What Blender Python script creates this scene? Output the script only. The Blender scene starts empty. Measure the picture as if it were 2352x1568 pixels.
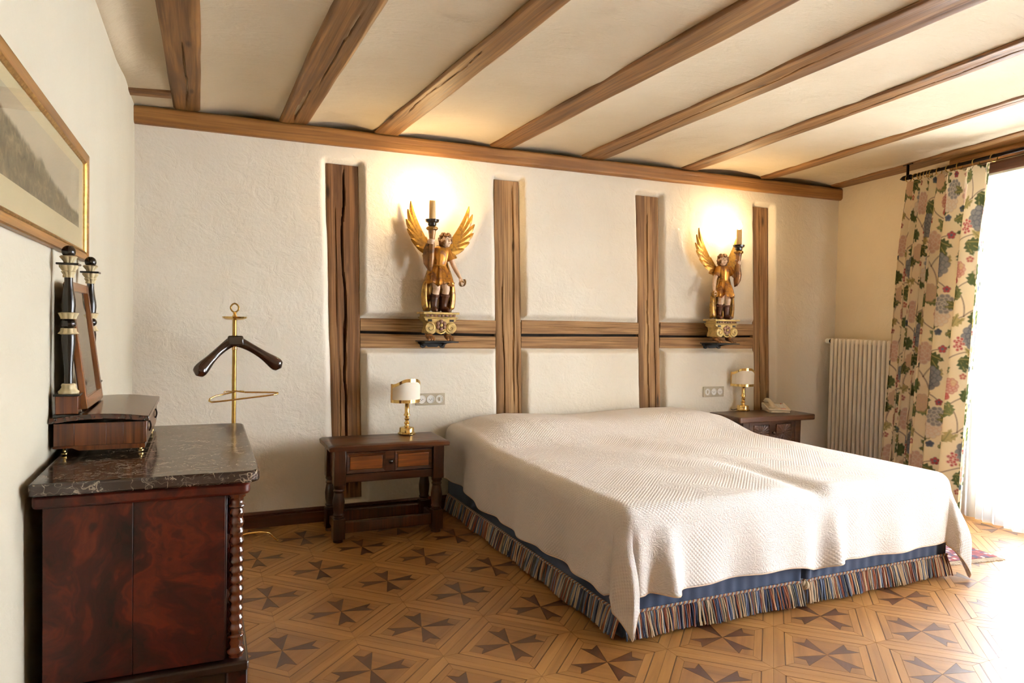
import bpy, bmesh, math, random
import numpy as np
from mathutils import Vector, Matrix, Euler
R_ = math.radians
random.seed(7)
SC = bpy.context.scene
COL = SC.collection

# ------------------------------------------------------------------ camera
F_PX, YAW, PITCH, ROLL = 1609.1, 0.43131, -0.02824, 0.02042
CAM = np.array([0.2953, -4.5477, 1.3005])
def _basis():
    cy, sy, cp, sp = math.cos(YAW), math.sin(YAW), math.cos(PITCH), math.sin(PITCH)
    fwd = np.array([sy*cp, cy*cp, sp]); right = np.array([cy, -sy, 0.0]); up = np.cross(right, fwd)
    cr, sr = math.cos(ROLL), math.sin(ROLL)
    return cr*right + sr*up, -sr*right + cr*up, fwd
RT, UP, FW = _basis()
cam_data = bpy.data.cameras.new('camera')
cam_data.sensor_width = 36.0; cam_data.sensor_fit = 'HORIZONTAL'
cam_data.lens = F_PX/2352*36.0; cam_data.clip_start = 0.02
cam = bpy.data.objects.new('camera', cam_data); COL.objects.link(cam)
cam.matrix_world = Matrix(((RT[0], UP[0], -FW[0], CAM[0]), (RT[1], UP[1], -FW[1], CAM[1]),
                           (RT[2], UP[2], -FW[2], CAM[2]), (0, 0, 0, 1)))
SC.camera = cam

# ------------------------------------------------------------------ world, exposure
SKY_STRENGTH = 37.0
BULB_WATTS = 4.6
w = bpy.data.worlds.new('world'); SC.world = w; w.use_nodes = True
bg = w.node_tree.nodes['Background']
bg.inputs['Color'].default_value = (0.93, 0.965, 1.0, 1); bg.inputs['Strength'].default_value = SKY_STRENGTH
vs = SC.view_settings
vs.view_transform = 'Standard'; vs.look = 'None'; vs.gamma = 1.0; vs.use_curve_mapping = False
vs.exposure = 0.40

# ------------------------------------------------------------------ pixel helpers (photo pixel -> direction; depth comes from a plane it touches)
def ray(x, y): return RT*((x-1176)/F_PX) - UP*((y-784)/F_PX) + FW
def onz(x, y, z=0.0): d = ray(x, y); return CAM + d*((z-CAM[2])/d[2])
def ony(x, y, Y=0.0): d = ray(x, y); return CAM + d*((Y-CAM[1])/d[1])
def onx(x, y, X=0.0): d = ray(x, y); return CAM + d*((X-CAM[0])/d[0])
def inframe(P, m=60):
    q = np.array(P) - CAM; z = q@FW
    if z < 0.1: return False
    x = 1176 + F_PX*(q@RT)/z; y = 784 - F_PX*(q@UP)/z
    return -m < x < 2352+m and -m < y < 1568+m

# ------------------------------------------------------------------ room outline
LW = 0.018                                   # left wall: x = LW*y
AR = R_(11.3); TA = math.tan(AR)             # right wall leans in towards the camera
XC = 5.60                                    # back right corner
YF = -6.3                                    # wall behind the camera
def wl(y): return LW*y
def wr(y): return XC + TA*y
def wallpt(t, off, z): # along right wall: t metres from back corner, off metres into the room
    return (XC - math.sin(AR)*t - math.cos(AR)*off, -math.cos(AR)*t + math.sin(AR)*off, z)
def zc(x): return 2.475 + 0.0143*x           # underside of the ceiling beams

# ------------------------------------------------------------------ numpy noise
def _h(i, j, s): return np.modf(np.abs(np.sin(i*127.1 + j*311.7 + s*74.7)*43758.5453))[0]
def vnoise(x, y, s=0):
    x = np.asarray(x, float); y = np.asarray(y, float)
    i = np.floor(x); j = np.floor(y); a = x-i; b = y-j; a = a*a*(3-2*a); b = b*b*(3-2*b)
    return ((_h(i, j, s)*(1-a) + _h(i+1, j, s)*a)*(1-b) + (_h(i, j+1, s)*(1-a) + _h(i+1, j+1, s)*a)*b)*2-1
def fbm(x, y, s=0, o=4):
    t = 0; a = 1.0; n = 0
    for k in range(o):
        t = t + a*vnoise(np.asarray(x)*2**k, np.asarray(y)*2**k, s+k*3.3); n += a; a *= .5
    return t/n
def sstep(a, b, x): t = np.clip((np.asarray(x, float)-a)/(b-a), 0, 1); return t*t*(3-2*t)

# ------------------------------------------------------------------ materials
def srgb(h):
    if isinstance(h, str):
        h = h.lstrip('#'); c = [int(h[i:i+2], 16)/255 for i in (0, 2, 4)]
    else: c = [v/255 for v in h]
    return tuple(((v/12.92) if v <= .04045 else ((v+.055)/1.055)**2.4) for v in c) + (1.0,)
class NT:
    def __init__(s, name):
        s.m = bpy.data.materials.new(name); s.m.use_nodes = True; s.t = s.m.node_tree
        s.b = s.t.nodes['Principled BSDF']; s.out = s.t.nodes['Material Output']
    def n(s, typ, ins=None, **at):
        nd = s.t.nodes.new('ShaderNode'+typ)
        for k, v in at.items(): setattr(nd, k, v)
        for k, v in (ins or {}).items(): s.set(nd.inputs[k], v)
        return nd
    def set(s, sock, v):
        if isinstance(v, bpy.types.NodeSocket): s.t.links.new(v, sock)
        else: sock.default_value = v
    def bs(s, **k):
        for a, v in k.items(): s.set(s.b.inputs[a.replace('_', ' ')], v)
        return s
    def math(s, op, a, b=0.0, c=None):
        nd = s.n('Math', operation=op); s.set(nd.inputs[0], a); s.set(nd.inputs[1], b)
        if c is not None: s.set(nd.inputs[2], c)
        return nd.outputs[0]
    def ramp(s, fac, stops, interp='LINEAR'):
        nd = s.n('ValToRGB'); s.set(nd.inputs[0], fac); e = nd.color_ramp.elements
        nd.color_ramp.interpolation = interp
        while len(e) < len(stops): e.new(0.5)
        for i, (p, c) in enumerate(stops):
            e[i].position = p; e[i].color = c if len(c) == 4 else tuple(c)+(1,)
        return nd.outputs[0]
    def mix(s, f, a, b, mode='MIX'):
        nd = s.n('Mix', data_type='RGBA', blend_type=mode)
        s.set(nd.inputs[0], f); s.set(nd.inputs[6], a); s.set(nd.inputs[7], b); return nd.outputs[2]
    def noise(s, vec, scale, detail=4, dist=0.0, rough=.5, out=0):
        return s.n('TexNoise', {'Vector': vec, 'Scale': scale, 'Detail': detail, 'Distortion': dist, 'Roughness': rough}).outputs[out]
    def coord(s, which='Object'): return s.n('TexCoord').outputs[which]
    def mapping(s, vec, scale=(1, 1, 1), loc=(0, 0, 0), rot=(0, 0, 0)):
        return s.n('Mapping', {'Vector': vec, 'Scale': scale, 'Location': loc, 'Rotation': rot}).outputs[0]
    def rnd(s): return s.n('ObjectInfo').outputs['Random']
    def bump(s, h, strength=.3, dist=.01):
        s.set(s.b.inputs['Normal'], s.n('Bump', {'Height': h, 'Strength': strength, 'Distance': dist}).outputs[0])
M = {}
def plain(name, col, rough=.5, metal=0.0, coat=0.0, **k):
    q = NT(name); c = srgb(col); v = q.coord()
    nz = q.noise(v, 30, 3)
    q.bs(Base_Color=q.mix(q.math('MULTIPLY', nz, .35), c, tuple(x*.8 for x in c[:3])+(1,)), Roughness=rough, Metallic=metal, Coat_Weight=coat)
    M[name] = q.m; return q
def plaster(name, c1, c2, drag=(1, 1, 1), amp=1.0):
    q = NT(name); v = q.coord(); vm = q.mapping(v, drag)
    big = q.noise(v, 1.3, 4, .3); stroke = q.noise(vm, 8, 7, .8, .62); fine = q.noise(vm, 55, 5, .4)
    crest = q.ramp(stroke, [(.42, (0, 0, 0)), (.5, (1, 1, 1)), (.58, (.2, .2, .2))])
    col = q.mix(q.ramp(big, [(.35, (0, 0, 0)), (.68, (1, 1, 1))]), srgb(c1), srgb(c2))
    q.bs(Base_Color=col, Roughness=.88, Specular_IOR_Level=.25)
    h = q.math('ADD', q.math('MULTIPLY', stroke, 1.0), q.math('MULTIPLY', fine, .28))
    h = q.math('ADD', h, q.math('MULTIPLY', crest, .06))
    q.bump(h, .5*amp, .014); M[name] = q.m
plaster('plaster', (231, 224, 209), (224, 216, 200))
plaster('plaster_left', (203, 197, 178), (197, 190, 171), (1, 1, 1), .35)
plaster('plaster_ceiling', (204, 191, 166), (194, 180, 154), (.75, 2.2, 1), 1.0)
plaster('plaster_right', (222, 208, 182), (214, 198, 172), (1, 1, 1), .7)

def wood(name, dark, mid, light, coord='UV', axis=0, fine=1.0, rough=.6, coat=0.0, knots=True, bump=.25, var=.25, spec=.4):
    """grain runs along `axis` of the chosen coordinates (metres)"""
    q = NT(name); v = q.coord(coord); r = q.rnd()
    off = q.n('CombineXYZ', {0: q.math('MULTIPLY', r, 37.0), 1: q.math('MULTIPLY', r, 19.0), 2: q.math('MULTIPLY', r, 7.0)}).outputs[0]
    v = q.n('VectorMath', {0: v, 1: off}, operation='ADD').outputs[0]
    sc = [14.0*fine]*3; sc[axis] = .9*fine; vg = q.mapping(v, sc)
    sc2 = [90.0*fine]*3; sc2[axis] = 2.2*fine; vf = q.mapping(v, sc2)
    sk = [9.0]*3; sk[axis] = 2.4; vk = q.mapping(v, sk)
    g = q.noise(vg, 1.0, 5, .9); f = q.noise(vf, 1.0, 4, .3); big = q.noise(v, 1.6, 2)
    col = q.ramp(g, [(.28, srgb(dark)), (.5, srgb(mid)), (.74, srgb(light))])
    col = q.mix(q.math('MULTIPLY', q.ramp(f, [(.36, (1, 1, 1)), (.56, (0, 0, 0))]), .7), col, srgb(dark))
    col = q.mix(q.math('MULTIPLY', q.math('SUBTRACT', r, .5), var), col, srgb(light)) if var else col
    col = q.mix(q.math('MULTIPLY', q.ramp(big, [(.4, (0, 0, 0)), (.75, (1, 1, 1))]), .35), col, srgb(dark))
    if knots:
        vo = q.n('TexVoronoi', {'Vector': vk, 'Scale': .9}).outputs['Distance']
        kn = q.ramp(vo, [(.05, (1, 1, 1)), (.13, (0, 0, 0))]); d2 = tuple(c*.35 for c in srgb(dark)[:3])+(1,)
        col = q.mix(q.math('MULTIPLY', kn, .85), col, d2)
        vw = q.n('TexVoronoi', {'Vector': q.mapping(v, (60, 60, 60)), 'Scale': 1.0}).outputs['Distance']
        wh = q.math('MULTIPLY', q.ramp(vw, [(.05, (1, 1, 1)), (.09, (0, 0, 0))]), q.ramp(q.noise(v, 9, 2), [(.52, (0, 0, 0)), (.6, (1, 1, 1))]))
        col = q.mix(wh, col, d2)
    q.bs(Base_Color=col, Roughness=rough, Coat_Weight=coat, Coat_Roughness=.12, Specular_IOR_Level=spec)
    q.bump(q.math('ADD', q.math('MULTIPLY', g, .6), q.math('MULTIPLY', f, .5)), bump, .006); M[name] = q.m
wood('timber_old', (92, 62, 34), (150, 113, 74), (182, 146, 102), rough=.8, bump=.55)
wood('timber_dark', (74, 46, 23), (124, 86, 50), (156, 116, 74), rough=.75, bump=.55)
wood('timber_beam', (86, 56, 25), (126, 87, 43), (158, 116, 64), rough=.55, bump=.45)
wood('timber_plate', (106, 66, 28), (144, 98, 48), (170, 124, 68), rough=.5, bump=.2)
wood('lintel_wood', (60, 34, 22), (88, 52, 34), (108, 70, 46), rough=.5, bump=.2)
wood('nightstand_wood', (34, 16, 8), (78, 40, 18), (118, 66, 30), coord='Object', axis=0, rough=.3, coat=.35, bump=.25, knots=True, var=.1)
wood('nightstand_panel', (84, 40, 14), (128, 68, 24), (160, 94, 38), coord='Object', axis=0, fine=1.6, rough=.3, coat=.35, bump=.12, knots=False, var=.1)
wood('nightstand_leg', (30, 13, 6), (66, 32, 14), (92, 48, 22), coord='Object', axis=2, rough=.28, coat=.4, bump=.2, knots=False, var=.1)
wood('oak_dark', (44, 26, 17), (82, 52, 34), (112, 74, 50), coord='Object', axis=0, rough=.4, coat=.25, bump=.35, knots=False, var=.1)
wood('mahogany_box', (52, 24, 10), (96, 48, 20), (128, 70, 32), coord='Object', axis=2, rough=.25, coat=.5, knots=False, bump=.05, var=.5)
wood('mahogany_lid', (40, 18, 10), (72, 36, 20), (96, 54, 32), coord='Object', axis=1, rough=.18, coat=.7, knots=False, bump=.04, var=.1)
wood('mirror_wood', (96, 52, 20), (142, 86, 40), (174, 116, 62), coord='Object', axis=2, rough=.25, coat=.5, knots=False, bump=.05, var=.2)
wood('hanger_wood', (22, 10, 6), (44, 20, 12), (66, 34, 20), coord='Object', axis=0, rough=.15, coat=.8, knots=False, bump=.03, var=0)
wood('baseboard_wood', (48, 22, 10), (74, 36, 18), (96, 50, 26), coord='Object', axis=0, rough=.35, coat=.3, knots=False, bump=.1, var=.1)
wood('frame_wood', (104, 66, 24), (152, 104, 46), (186, 138, 72), coord='Object', axis=1, rough=.35, coat=.3, knots=False, bump=.05, var=.1)

def parquet(name, d, m, l):
    q = NT(name); v = q.coord('Object'); r = q.rnd()
    off = q.n('CombineXYZ', {0: q.math('MULTIPLY', r, 91.0), 1: q.math('MULTIPLY', r, 57.0)}).outputs[0]
    v = q.n('VectorMath', {0: v, 1: off}, operation='ADD').outputs[0]
    g = q.noise(q.mapping(v, (2, 22, 1)), 1.0, 3, .3); f = q.noise(q.mapping(v, (9, 190, 1)), 1.0, 3)
    col = q.ramp(g, [(.2, srgb(d)), (.5, srgb(m)), (.95, srgb(l))])
    col = q.mix(q.math('MULTIPLY', f, .25), col, srgb(d))
    col = q.mix(q.ramp(r, [(0, (.0, .0, .0)), (1, (.42, .42, .42))]), col, srgb(d))
    q.bs(Base_Color=col, Roughness=.42, Specular_IOR_Level=.5, Coat_Weight=.25, Coat_Roughness=.2)
    q.bump(f, .06, .002); M[name] = q.m
parquet('parquet_oak', (114, 74, 34), (150, 104, 53), (178, 130, 74))
parquet('parquet_strip', (126, 84, 40), (166, 119, 63), (194, 147, 88))
parquet('parquet_walnut', (62, 32, 15), (82, 45, 22), (110, 66, 35))
plain('parquet_line', (98, 56, 26), .35)
plain('subfloor', (58, 34, 18), .8)

# ------------------------------------------------------------------ mesh builder
class MB:
    def __init__(s): s.v = []; s.f = []; s.uv = None; s.fm = None
    def add(s, v, f):
        k = len(s.v); s.v += [tuple(map(float, p)) for p in v]; s.f += [tuple(i+k for i in q) for q in f]; return s
    def box(s, x0, x1, y0, y1, z0, z1):
        return s.add([(x0, y0, z0), (x1, y0, z0), (x1, y1, z0), (x0, y1, z0), (x0, y0, z1), (x1, y0, z1), (x1, y1, z1), (x0, y1, z1)],
                     [(3, 2, 1, 0), (4, 5, 6, 7), (0, 1, 5, 4), (1, 2, 6, 5), (2, 3, 7, 6), (3, 0, 4, 7)])
    def prism(s, poly, a0, a1, axis='z'):
        n = len(poly); mp = {'z': lambda p, a: (p[0], p[1], a), 'y': lambda p, a: (p[0], a, p[1]), 'x': lambda p, a: (a, p[0], p[1])}[axis]
        return s.add([mp(p, a0) for p in poly]+[mp(p, a1) for p in poly],
                     [tuple(range(n-1, -1, -1)), tuple(range(n, 2*n))]+[(i, (i+1) % n, n+(i+1) % n, n+i) for i in range(n)])
    def lathe(s, prof, n=24, c=(0, 0, 0), axis='z', flute=None):
        V = []; F = []; m = len(prof)
        for (r, z) in prof:
            for k in range(n):
                a = 2*math.pi*k/n; rr = r*(1+(flute(a, z) if flute else 0)); p = (rr*math.cos(a), rr*math.sin(a), z)
                if axis == 'x': p = (p[2], p[0], p[1])
                if axis == 'y': p = (p[0], p[2], p[1])
                V.append((p[0]+c[0], p[1]+c[1], p[2]+c[2]))
        for i in range(m-1):
            for k in range(n): F.append((i*n+k, i*n+(k+1) % n, (i+1)*n+(k+1) % n, (i+1)*n+k))
        F.append(tuple(range(n-1, -1, -1))); F.append(tuple((m-1)*n+k for k in range(n)))
        return s.add(V, F)
    def tube(s, pts, r, n=10, closed=False, flat=1.0):
        P = [np.array(p, float) for p in pts]; m = len(P); rr = r if hasattr(r, '__len__') else [r]*m
        V = []; F = []; up = None
        for i in range(m):
            a = P[(i-1) % m] if (closed or i > 0) else P[i]; b = P[(i+1) % m] if (closed or i < m-1) else P[i]
            t = b-a; t = t/(np.linalg.norm(t)+1e-12)
            if up is None:
                up = np.array([0, 0, 1.0]) if abs(t[2]) < .9 else np.array([1.0, 0, 0])
            u = up - t*(up@t); u /= (np.linalg.norm(u)+1e-12); up = u; w_ = np.cross(t, u)
            for k in range(n):
                an = 2*math.pi*k/n; V.append(P[i]+rr[i]*(math.cos(an)*u*flat+math.sin(an)*w_))
        L = m if closed else m-1
        for i in range(L):
            j = (i+1) % m
            for k in range(n): F.append((i*n+k, i*n+(k+1) % n, j*n+(k+1) % n, j*n+k))
        if not closed: F.append(tuple(range(n-1, -1, -1))); F.append(tuple((m-1)*n+k for k in range(n)))
        return s.add(V, F)
    def ell(s, c, r, n=16, m=10, rot=None):
        V = []; F = []; r = (r, r, r) if not hasattr(r, '__len__') else r
        Rm = Euler(rot).to_matrix() if rot else None
        for i in range(m+1):
            th = math.pi*i/m
            for k in range(n):
                a = 2*math.pi*k/n; p = Vector((r[0]*math.sin(th)*math.cos(a), r[1]*math.sin(th)*math.sin(a), r[2]*math.cos(th)))
                if Rm: p = Rm@p
                V.append((p.x+c[0], p.y+c[1], p.z+c[2]))
        for i in range(m):
            for k in range(n): F.append((i*n+k, (i+1)*n+k, (i+1)*n+(k+1) % n, i*n+(k+1) % n))
        return s.add(V, F)
    def grid(s, P, flip=False):  # P array (n,m,3)
        n, m = P.shape[:2]; k = len(s.v); s.v += [tuple(p) for p in P.reshape(-1, 3).tolist()]
        for i in range(n-1):
            for j in range(m-1):
                q = (k+i*m+j, k+(i+1)*m+j, k+(i+1)*m+j+1, k+i*m+j+1); s.f.append(q[::-1] if flip else q)
        return s
    def build(s, name, mat, parent=None, smooth=30, bevel=0, sub=0, solid=0, label=None, clean=False):
        me = bpy.data.meshes.new(name); me.from_pydata(s.v, [], s.f)
        if clean:
            bm = bmesh.new(); bm.from_mesh(me); bmesh.ops.remove_doubles(bm, verts=bm.verts, dist=1e-6)
            bmesh.ops.recalc_face_normals(bm, faces=bm.faces); bm.to_mesh(me); bm.free()
        for m_ in (mat if isinstance(mat, (list, tuple)) else [mat]): me.materials.append(M[m_] if isinstance(m_, str) else m_)
        if s.fm is not None: me.polygons.foreach_set('material_index', s.fm)
        me.validate(); me.update()
        if smooth:
            me.polygons.foreach_set('use_smooth', [True]*len(me.polygons)); me.set_sharp_from_angle(angle=R_(smooth))
        o = bpy.data.objects.new(name, me); COL.objects.link(o)
        if parent is not None: o.parent = parent
        if solid: md = o.modifiers.new('solid', 'SOLIDIFY'); md.thickness = solid; md.offset = 0
        if bevel: md = o.modifiers.new('bevel', 'BEVEL'); md.width = bevel; md.segments = 2; md.limit_method = 'ANGLE'; md.angle_limit = R_(40)
        if sub: md = o.modifiers.new('sub', 'SUBSURF'); md.levels = sub; md.render_levels = sub
        if label: o['label'] = label
        return o
def box(name, mat, parent, x0, x1, y0, y1, z0, z1, bevel=.002, **k): return MB().box(x0, x1, y0, y1, z0, z1).build(name, mat, parent, bevel=bevel, **k)
def set_uv(o, uv):
    me = o.data; l = me.uv_layers.new(name='UVMap'); idx = np.zeros(len(me.loops), int); me.loops.foreach_get('vertex_index', idx)
    l.data.foreach_set('uv', np.asarray(uv, float)[idx].ravel())
def set_col(o, col):
    me = o.data; a = me.color_attributes.new('Col', 'FLOAT_COLOR', 'POINT'); c = np.ones((len(me.vertices), 4)); c[:, :3] = col; a.data.foreach_set('color', c.ravel())
def thing(name, label, cat, loc=(0, 0, 0), rotz=0.0, group=None):
    o = bpy.data.objects.new(name, None); COL.objects.link(o); o.empty_display_size = .05
    o.location = loc; o.rotation_euler = (0, 0, rotz); return tag(o, label, cat, group)
def tag(o, label, cat, group=None):
    o['label'] = label; o['category'] = cat
    if group: o['group'] = group
    return o
def struct(o, label=None):
    o['kind'] = 'structure'
    if label: o['label'] = label
    return o

# ================================================================== timbers
def timber(name, A0, A1, B0, B1, N, depth, mat, cracks=(), seed=0, wob=.004, worn=.006, res=.02, label=None, parent=None):
    A0, A1, B0, B1, N = [np.array(p, float) for p in (A0, A1, B0, B1, N)]
    L = np.linalg.norm(A1-A0); Wd = np.linalg.norm(B0-A0)
    n = max(8, int(L/res)); m = max(14, int(Wd/.005)); m = min(m, 40)
    s = np.linspace(0, 1, n); t = np.linspace(0, 1, m)
    S_, T_ = np.meshgrid(s, t, indexing='ij')
    P = (A0+(A1-A0)*S_[..., None])*(1-T_[..., None]) + (B0+(B1-B0)*S_[..., None])*T_[..., None]
    wd = (B0-A0)/Wd
    edge = np.minimum(T_, 1-T_)*Wd
    d = wob*fbm(S_*L*1.4, T_*Wd*9, seed, 3) - worn*(1-sstep(0, .018, edge))**2
    P = P + wd*(wob*1.4*fbm(S_*L*1.1, T_*1.5, seed+9, 3))[..., None]
    for (s0, s1, tc, amp, cw, cd, sd) in cracks:
        path = tc + amp*fbm(S_*L*2.2, 0*S_, seed+sd, 3)
        fade = sstep(s0, s0+.06, S_)*(1-sstep(s1-.06, s1, S_))
        dist = np.abs(T_-path)*Wd
        d = d - cd*fade*np.clip(1-dist/(cw*(.5+fade*.5)+1e-5), 0, 1)**.7
    P = P + N*d[..., None]
    mb = MB(); flip = np.dot(np.cross(A1-A0, B0-A0), N) < 0
    mb.grid(P, flip=flip)
    uv = list(zip((S_*L).ravel(), (T_*Wd).ravel()))
    ring = [(i, 0) for i in range(n)] + [(n-1, j) for j in range(1, m)] + [(i, m-1) for i in range(n-2, -1, -1)] + [(0, j) for j in range(m-2, 0, -1)]
    base = len(mb.v); k = len(ring)
    for (i, j) in ring:
        p = P[i, j] - N*depth; mb.v.append(tuple(p)); uv.append((s[i]*L, t[j]*Wd+.1))
    for a in range(k):
        i, j = ring[a]; i2, j2 = ring[(a+1) % k]; q = (i*m+j, i2*m+j2, base+(a+1) % k, base+a)
        mb.f.append(q if not flip else q[::-1])
    cap = tuple(base+a for a in range(k)); mb.f.append(cap if not flip else cap[::-1])
    o = mb.build(name, mat, None, smooth=50); set_uv(o, uv)
    if label: o['label'] = label
    if parent is not None: o.parent = parent
    return o

YT = 0.035     # timber faces lie this far behind the plaster face
def sc_t(x, z): k = 1+YT/4.548; return CAM[0]+(x-CAM[0])*k, CAM[2]+(z-CAM[2])*k
def xat(a, b, z): return a[0]+(b[0]-a[0])*(z-a[1])/(b[1]-a[1])
POSTS = []   # (left edge two (x,z), right edge two (x,z), z bottom, z top)
for (l0, l1, r0, r1, zb, zt) in (((1.068, 2.267), (1.133, .546), (1.271, 2.29), (1.316, .537), .125, 2.278),
                                 ((2.225, 2.293), (2.284, .651), (2.414, 2.294), (2.483, .643), .125, 2.294),
                                 ((3.421, 2.289), (3.503, .668), (3.625, 2.301), (3.699, .662), .125, 2.296),
                                 ((4.593, 2.307), (4.666, .706), (4.768, 2.311), (4.844, .683), .125, 2.31)):
    POSTS.append((sc_t(*l0), sc_t(*l1), sc_t(*r0), sc_t(*r1), zb, sc_t(0, zt)[1]))
RAILS = []   # (x left, x right, z bottom, z top, gap z at left, gap z at right)
for i, (zb, zt, g0, g1) in enumerate(((1.107, 1.307, 1.213, 1.203), (1.110, 1.313, 1.205, 1.213), (1.113, 1.319, 1.208, 1.216))):
    zb, zt, g0, g1 = [sc_t(0, z)[1] for z in (zb, zt, g0, g1)]
    RAILS.append((xat(POSTS[i][2], POSTS[i][3], 1.2), xat(POSTS[i+1][0], POSTS[i+1][1], 1.2), zb, zt, g0, g1))

# ------------------------------------------------------------------ back wall (plaster pillowed around the recessed timbers)
nx, nz = 470, 205
gx = np.linspace(-.12, XC+.1, nx); gz = np.linspace(-.02, 2.45, nz)
X, Z = np.meshgrid(gx, gz, indexing='ij')
dist = np.full(X.shape, 9.0)
for (l0, l1, r0, r1, zb, zt) in POSTS:
    xl = xat(l0, l1, Z); xr = xat(r0, r1, Z)
    ax = np.maximum(xl-X, X-xr); az = np.maximum(zb-Z, Z-zt)
    dd = np.where((ax > 0) & (az > 0), np.hypot(ax, az), np.maximum(ax, az)); dist = np.minimum(dist, dd)
for (x0, x1, zb, zt, g0, g1) in RAILS:
    ax = np.maximum(x0-.05-X, X-x1-.05); az = np.maximum(zb-Z, Z-zt)
    dd = np.where((ax > 0) & (az > 0), np.hypot(ax, az), np.maximum(ax, az)); dist = np.minimum(dist, dd)
dist = dist + .006*fbm(X*3, Z*3, 4, 3)
Yp = .055*(1-sstep(-.004, .040, dist)) + .07*(1-sstep(-.035, -.02, dist)) - .006*fbm(X*1.1, Z*1.1, 1, 3) - .0035*fbm(X*6, Z*6, 2, 3) - .004
P = np.stack([X, Yp, Z], -1)
mb = MB(); mb.grid(P); mb.box(-.5, XC+.6, .13, .4, -.3, 2.95)
wall_back = struct(mb.build('wall_back', 'plaster', smooth=60), 'back wall of rough off-white plaster with half-timber framing')

plain('gap_shade_dark', (30, 21, 15), .9)  # near-black colour standing in for the shade between paired rails
posn = ['leftmost', 'second', 'third', 'rightmost']
plab = ['wide half-timber post behind the left brass lamp, with a long black crack', 'half-timber post right of the left angel, above the bed head',
        'half-timber post between the bed and the right angel', 'narrow half-timber post beside the right brass lamp']
crk = [[(.0, .62, .5, .12, .007, .06, 1), (.45, 1.0, .52, .16, .008, .06, 5), (.1, .5, .22, .06, .004, .015, 8), (.55, .9, .3, .08, .005, .015, 3)],
       [(.0, .75, .72, .05, .004, .025, 1), (.3, 1.0, .3, .07, .004, .025, 4), (.5, .95, .85, .04, .004, .015, 6)],
       [(.05, 1.0, .45, .1, .005, .04, 2), (.3, .8, .75, .06, .004, .015, 5)],
       [(.0, 1.0, .42, .05, .005, .04, 3), (.4, .9, .75, .05, .004, .012, 2)]]
for i, (l0, l1, r0, r1, zb, zt) in enumerate(POSTS):
    timber('timber_post', (xat(l0, l1, zt), YT, zt), (xat(l0, l1, zb), YT, zb), (xat(r0, r1, zt), YT, zt), (xat(r0, r1, zb), YT, zb),
           (0, -1, 0), .07, 'timber_dark' if i == 0 else 'timber_old', crk[i], seed=20+i*7, label=plab[i], parent=wall_back)
bay = ['behind the left angel', 'in the middle bay above the bed', 'behind the right angel']
for i, (x0, x1, zb, zt, g0, g1) in enumerate(RAILS):
    for u in (0, 1):
        if u: a, b, c, d = zt, zt, g0+.008, g1+.008
        else: a, b, c, d = g0-.010, g1-.010, zb, zb
        timber('timber_rail', (x0+.004, YT+.002, a), (x1-.004, YT+.002, b), (x0+.004, YT+.002, c), (x1-.004, YT+.002, d), (0, -1, 0), .085, 'timber_old',
               [(.1, .9, .45, .15, .003, .008, 3), (.3, .7, .7, .1, .003, .006, 7)] if u else [(.4, .95, .35, .15, .003, .008, 5)], seed=60+i*5+u, wob=.003,
               label=('upper' if u else 'lower')+' timber rail of the pair '+bay[i], parent=wall_back)

    mb = MB().box(x0-.002, x1+.002, .078, .105, zb+.03, zt-.03); mb.build('gap_shade_strip', 'gap_shade_dark', wall_back, smooth=0)  # added dark strip behind the rail slot, paints its shade black

# wall plate under the ceiling beams
timber('trim_1', (-.02, -.05, 2.478), (XC+.15, -.05, 2.555), (-.02, -.05, 2.378), (XC+.15, -.05, 2.448), (0, -1, 0), .16, 'timber_plate',
       [(.2, .45, .5, .1, .002, .004, 2), (.6, .9, .4, .1, .002, .004, 5)], seed=90, worn=.018, wob=.003, res=.03)
struct(bpy.data.objects['trim_1'], 'long brown wall plate beam along the top of the back wall')

# ------------------------------------------------------------------ ceiling beams, fanned from the left wall to the slanting right wall
BEAMS = [((.199, -.068, .170, -1.562), (.341, -.101, .320, -1.634)), ((.778, -.057, .777, -1.854), (.948, -.067, .961, -1.942)),
         ((1.372, -.107, 1.442, -2.172), (1.528, -.126, 1.589, -2.243)), ((2.174, -.092, 2.157, -2.515), (2.339, -.106, 2.351, -2.609)),
         ((2.903, -.033, 2.760, -2.805), (3.105, -.070, 2.967, -2.904)), ((3.805, -.046, 3.467, -2.732), (3.963, -.089, 3.643, -2.634)),
         ((4.638, .001, 4.268, -2.285), (4.749, -.034, 4.396, -2.214)), ((5.448, -.013, 5.010, -1.871), (5.66, 0.0, 5.30, -1.75))]
def bx(e, y): return e[0]+(e[2]-e[0])*(y-e[1])/(e[3]-e[1])
blab = ['wide ceiling beam nearest the left wall', 'ceiling beam second from the left wall, with a forked crack at its end', 'ceiling beam third from the left wall, ending above the left angel',
        'fourth ceiling beam from the left, ending near the second wall post', 'fifth ceiling beam from the left, above the middle of the bed', 'sixth ceiling beam from the left, ending near the right angel',
        'narrow ceiling beam second from the window wall', 'ceiling beam running along the window wall above the curtain rod']
bcr = [[(0, .2, .5, .1, .004, .015, 3)], [(0.0, .12, .42, .1, .010, .06, 2), (.1, .3, .6, .1, .003, .01, 4)], [(.05, .3, .3, .1, .003, .01, 4)], [], [(.0, .4, .5, .1, .003, .01, 1)], [(.1, .5, .6, .1, .003, .01, 1)], [(.2, .6, .5, .1, .003, .01, 1)], [(.1, .4, .4, .1, .003, .01, 2)]]
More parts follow.
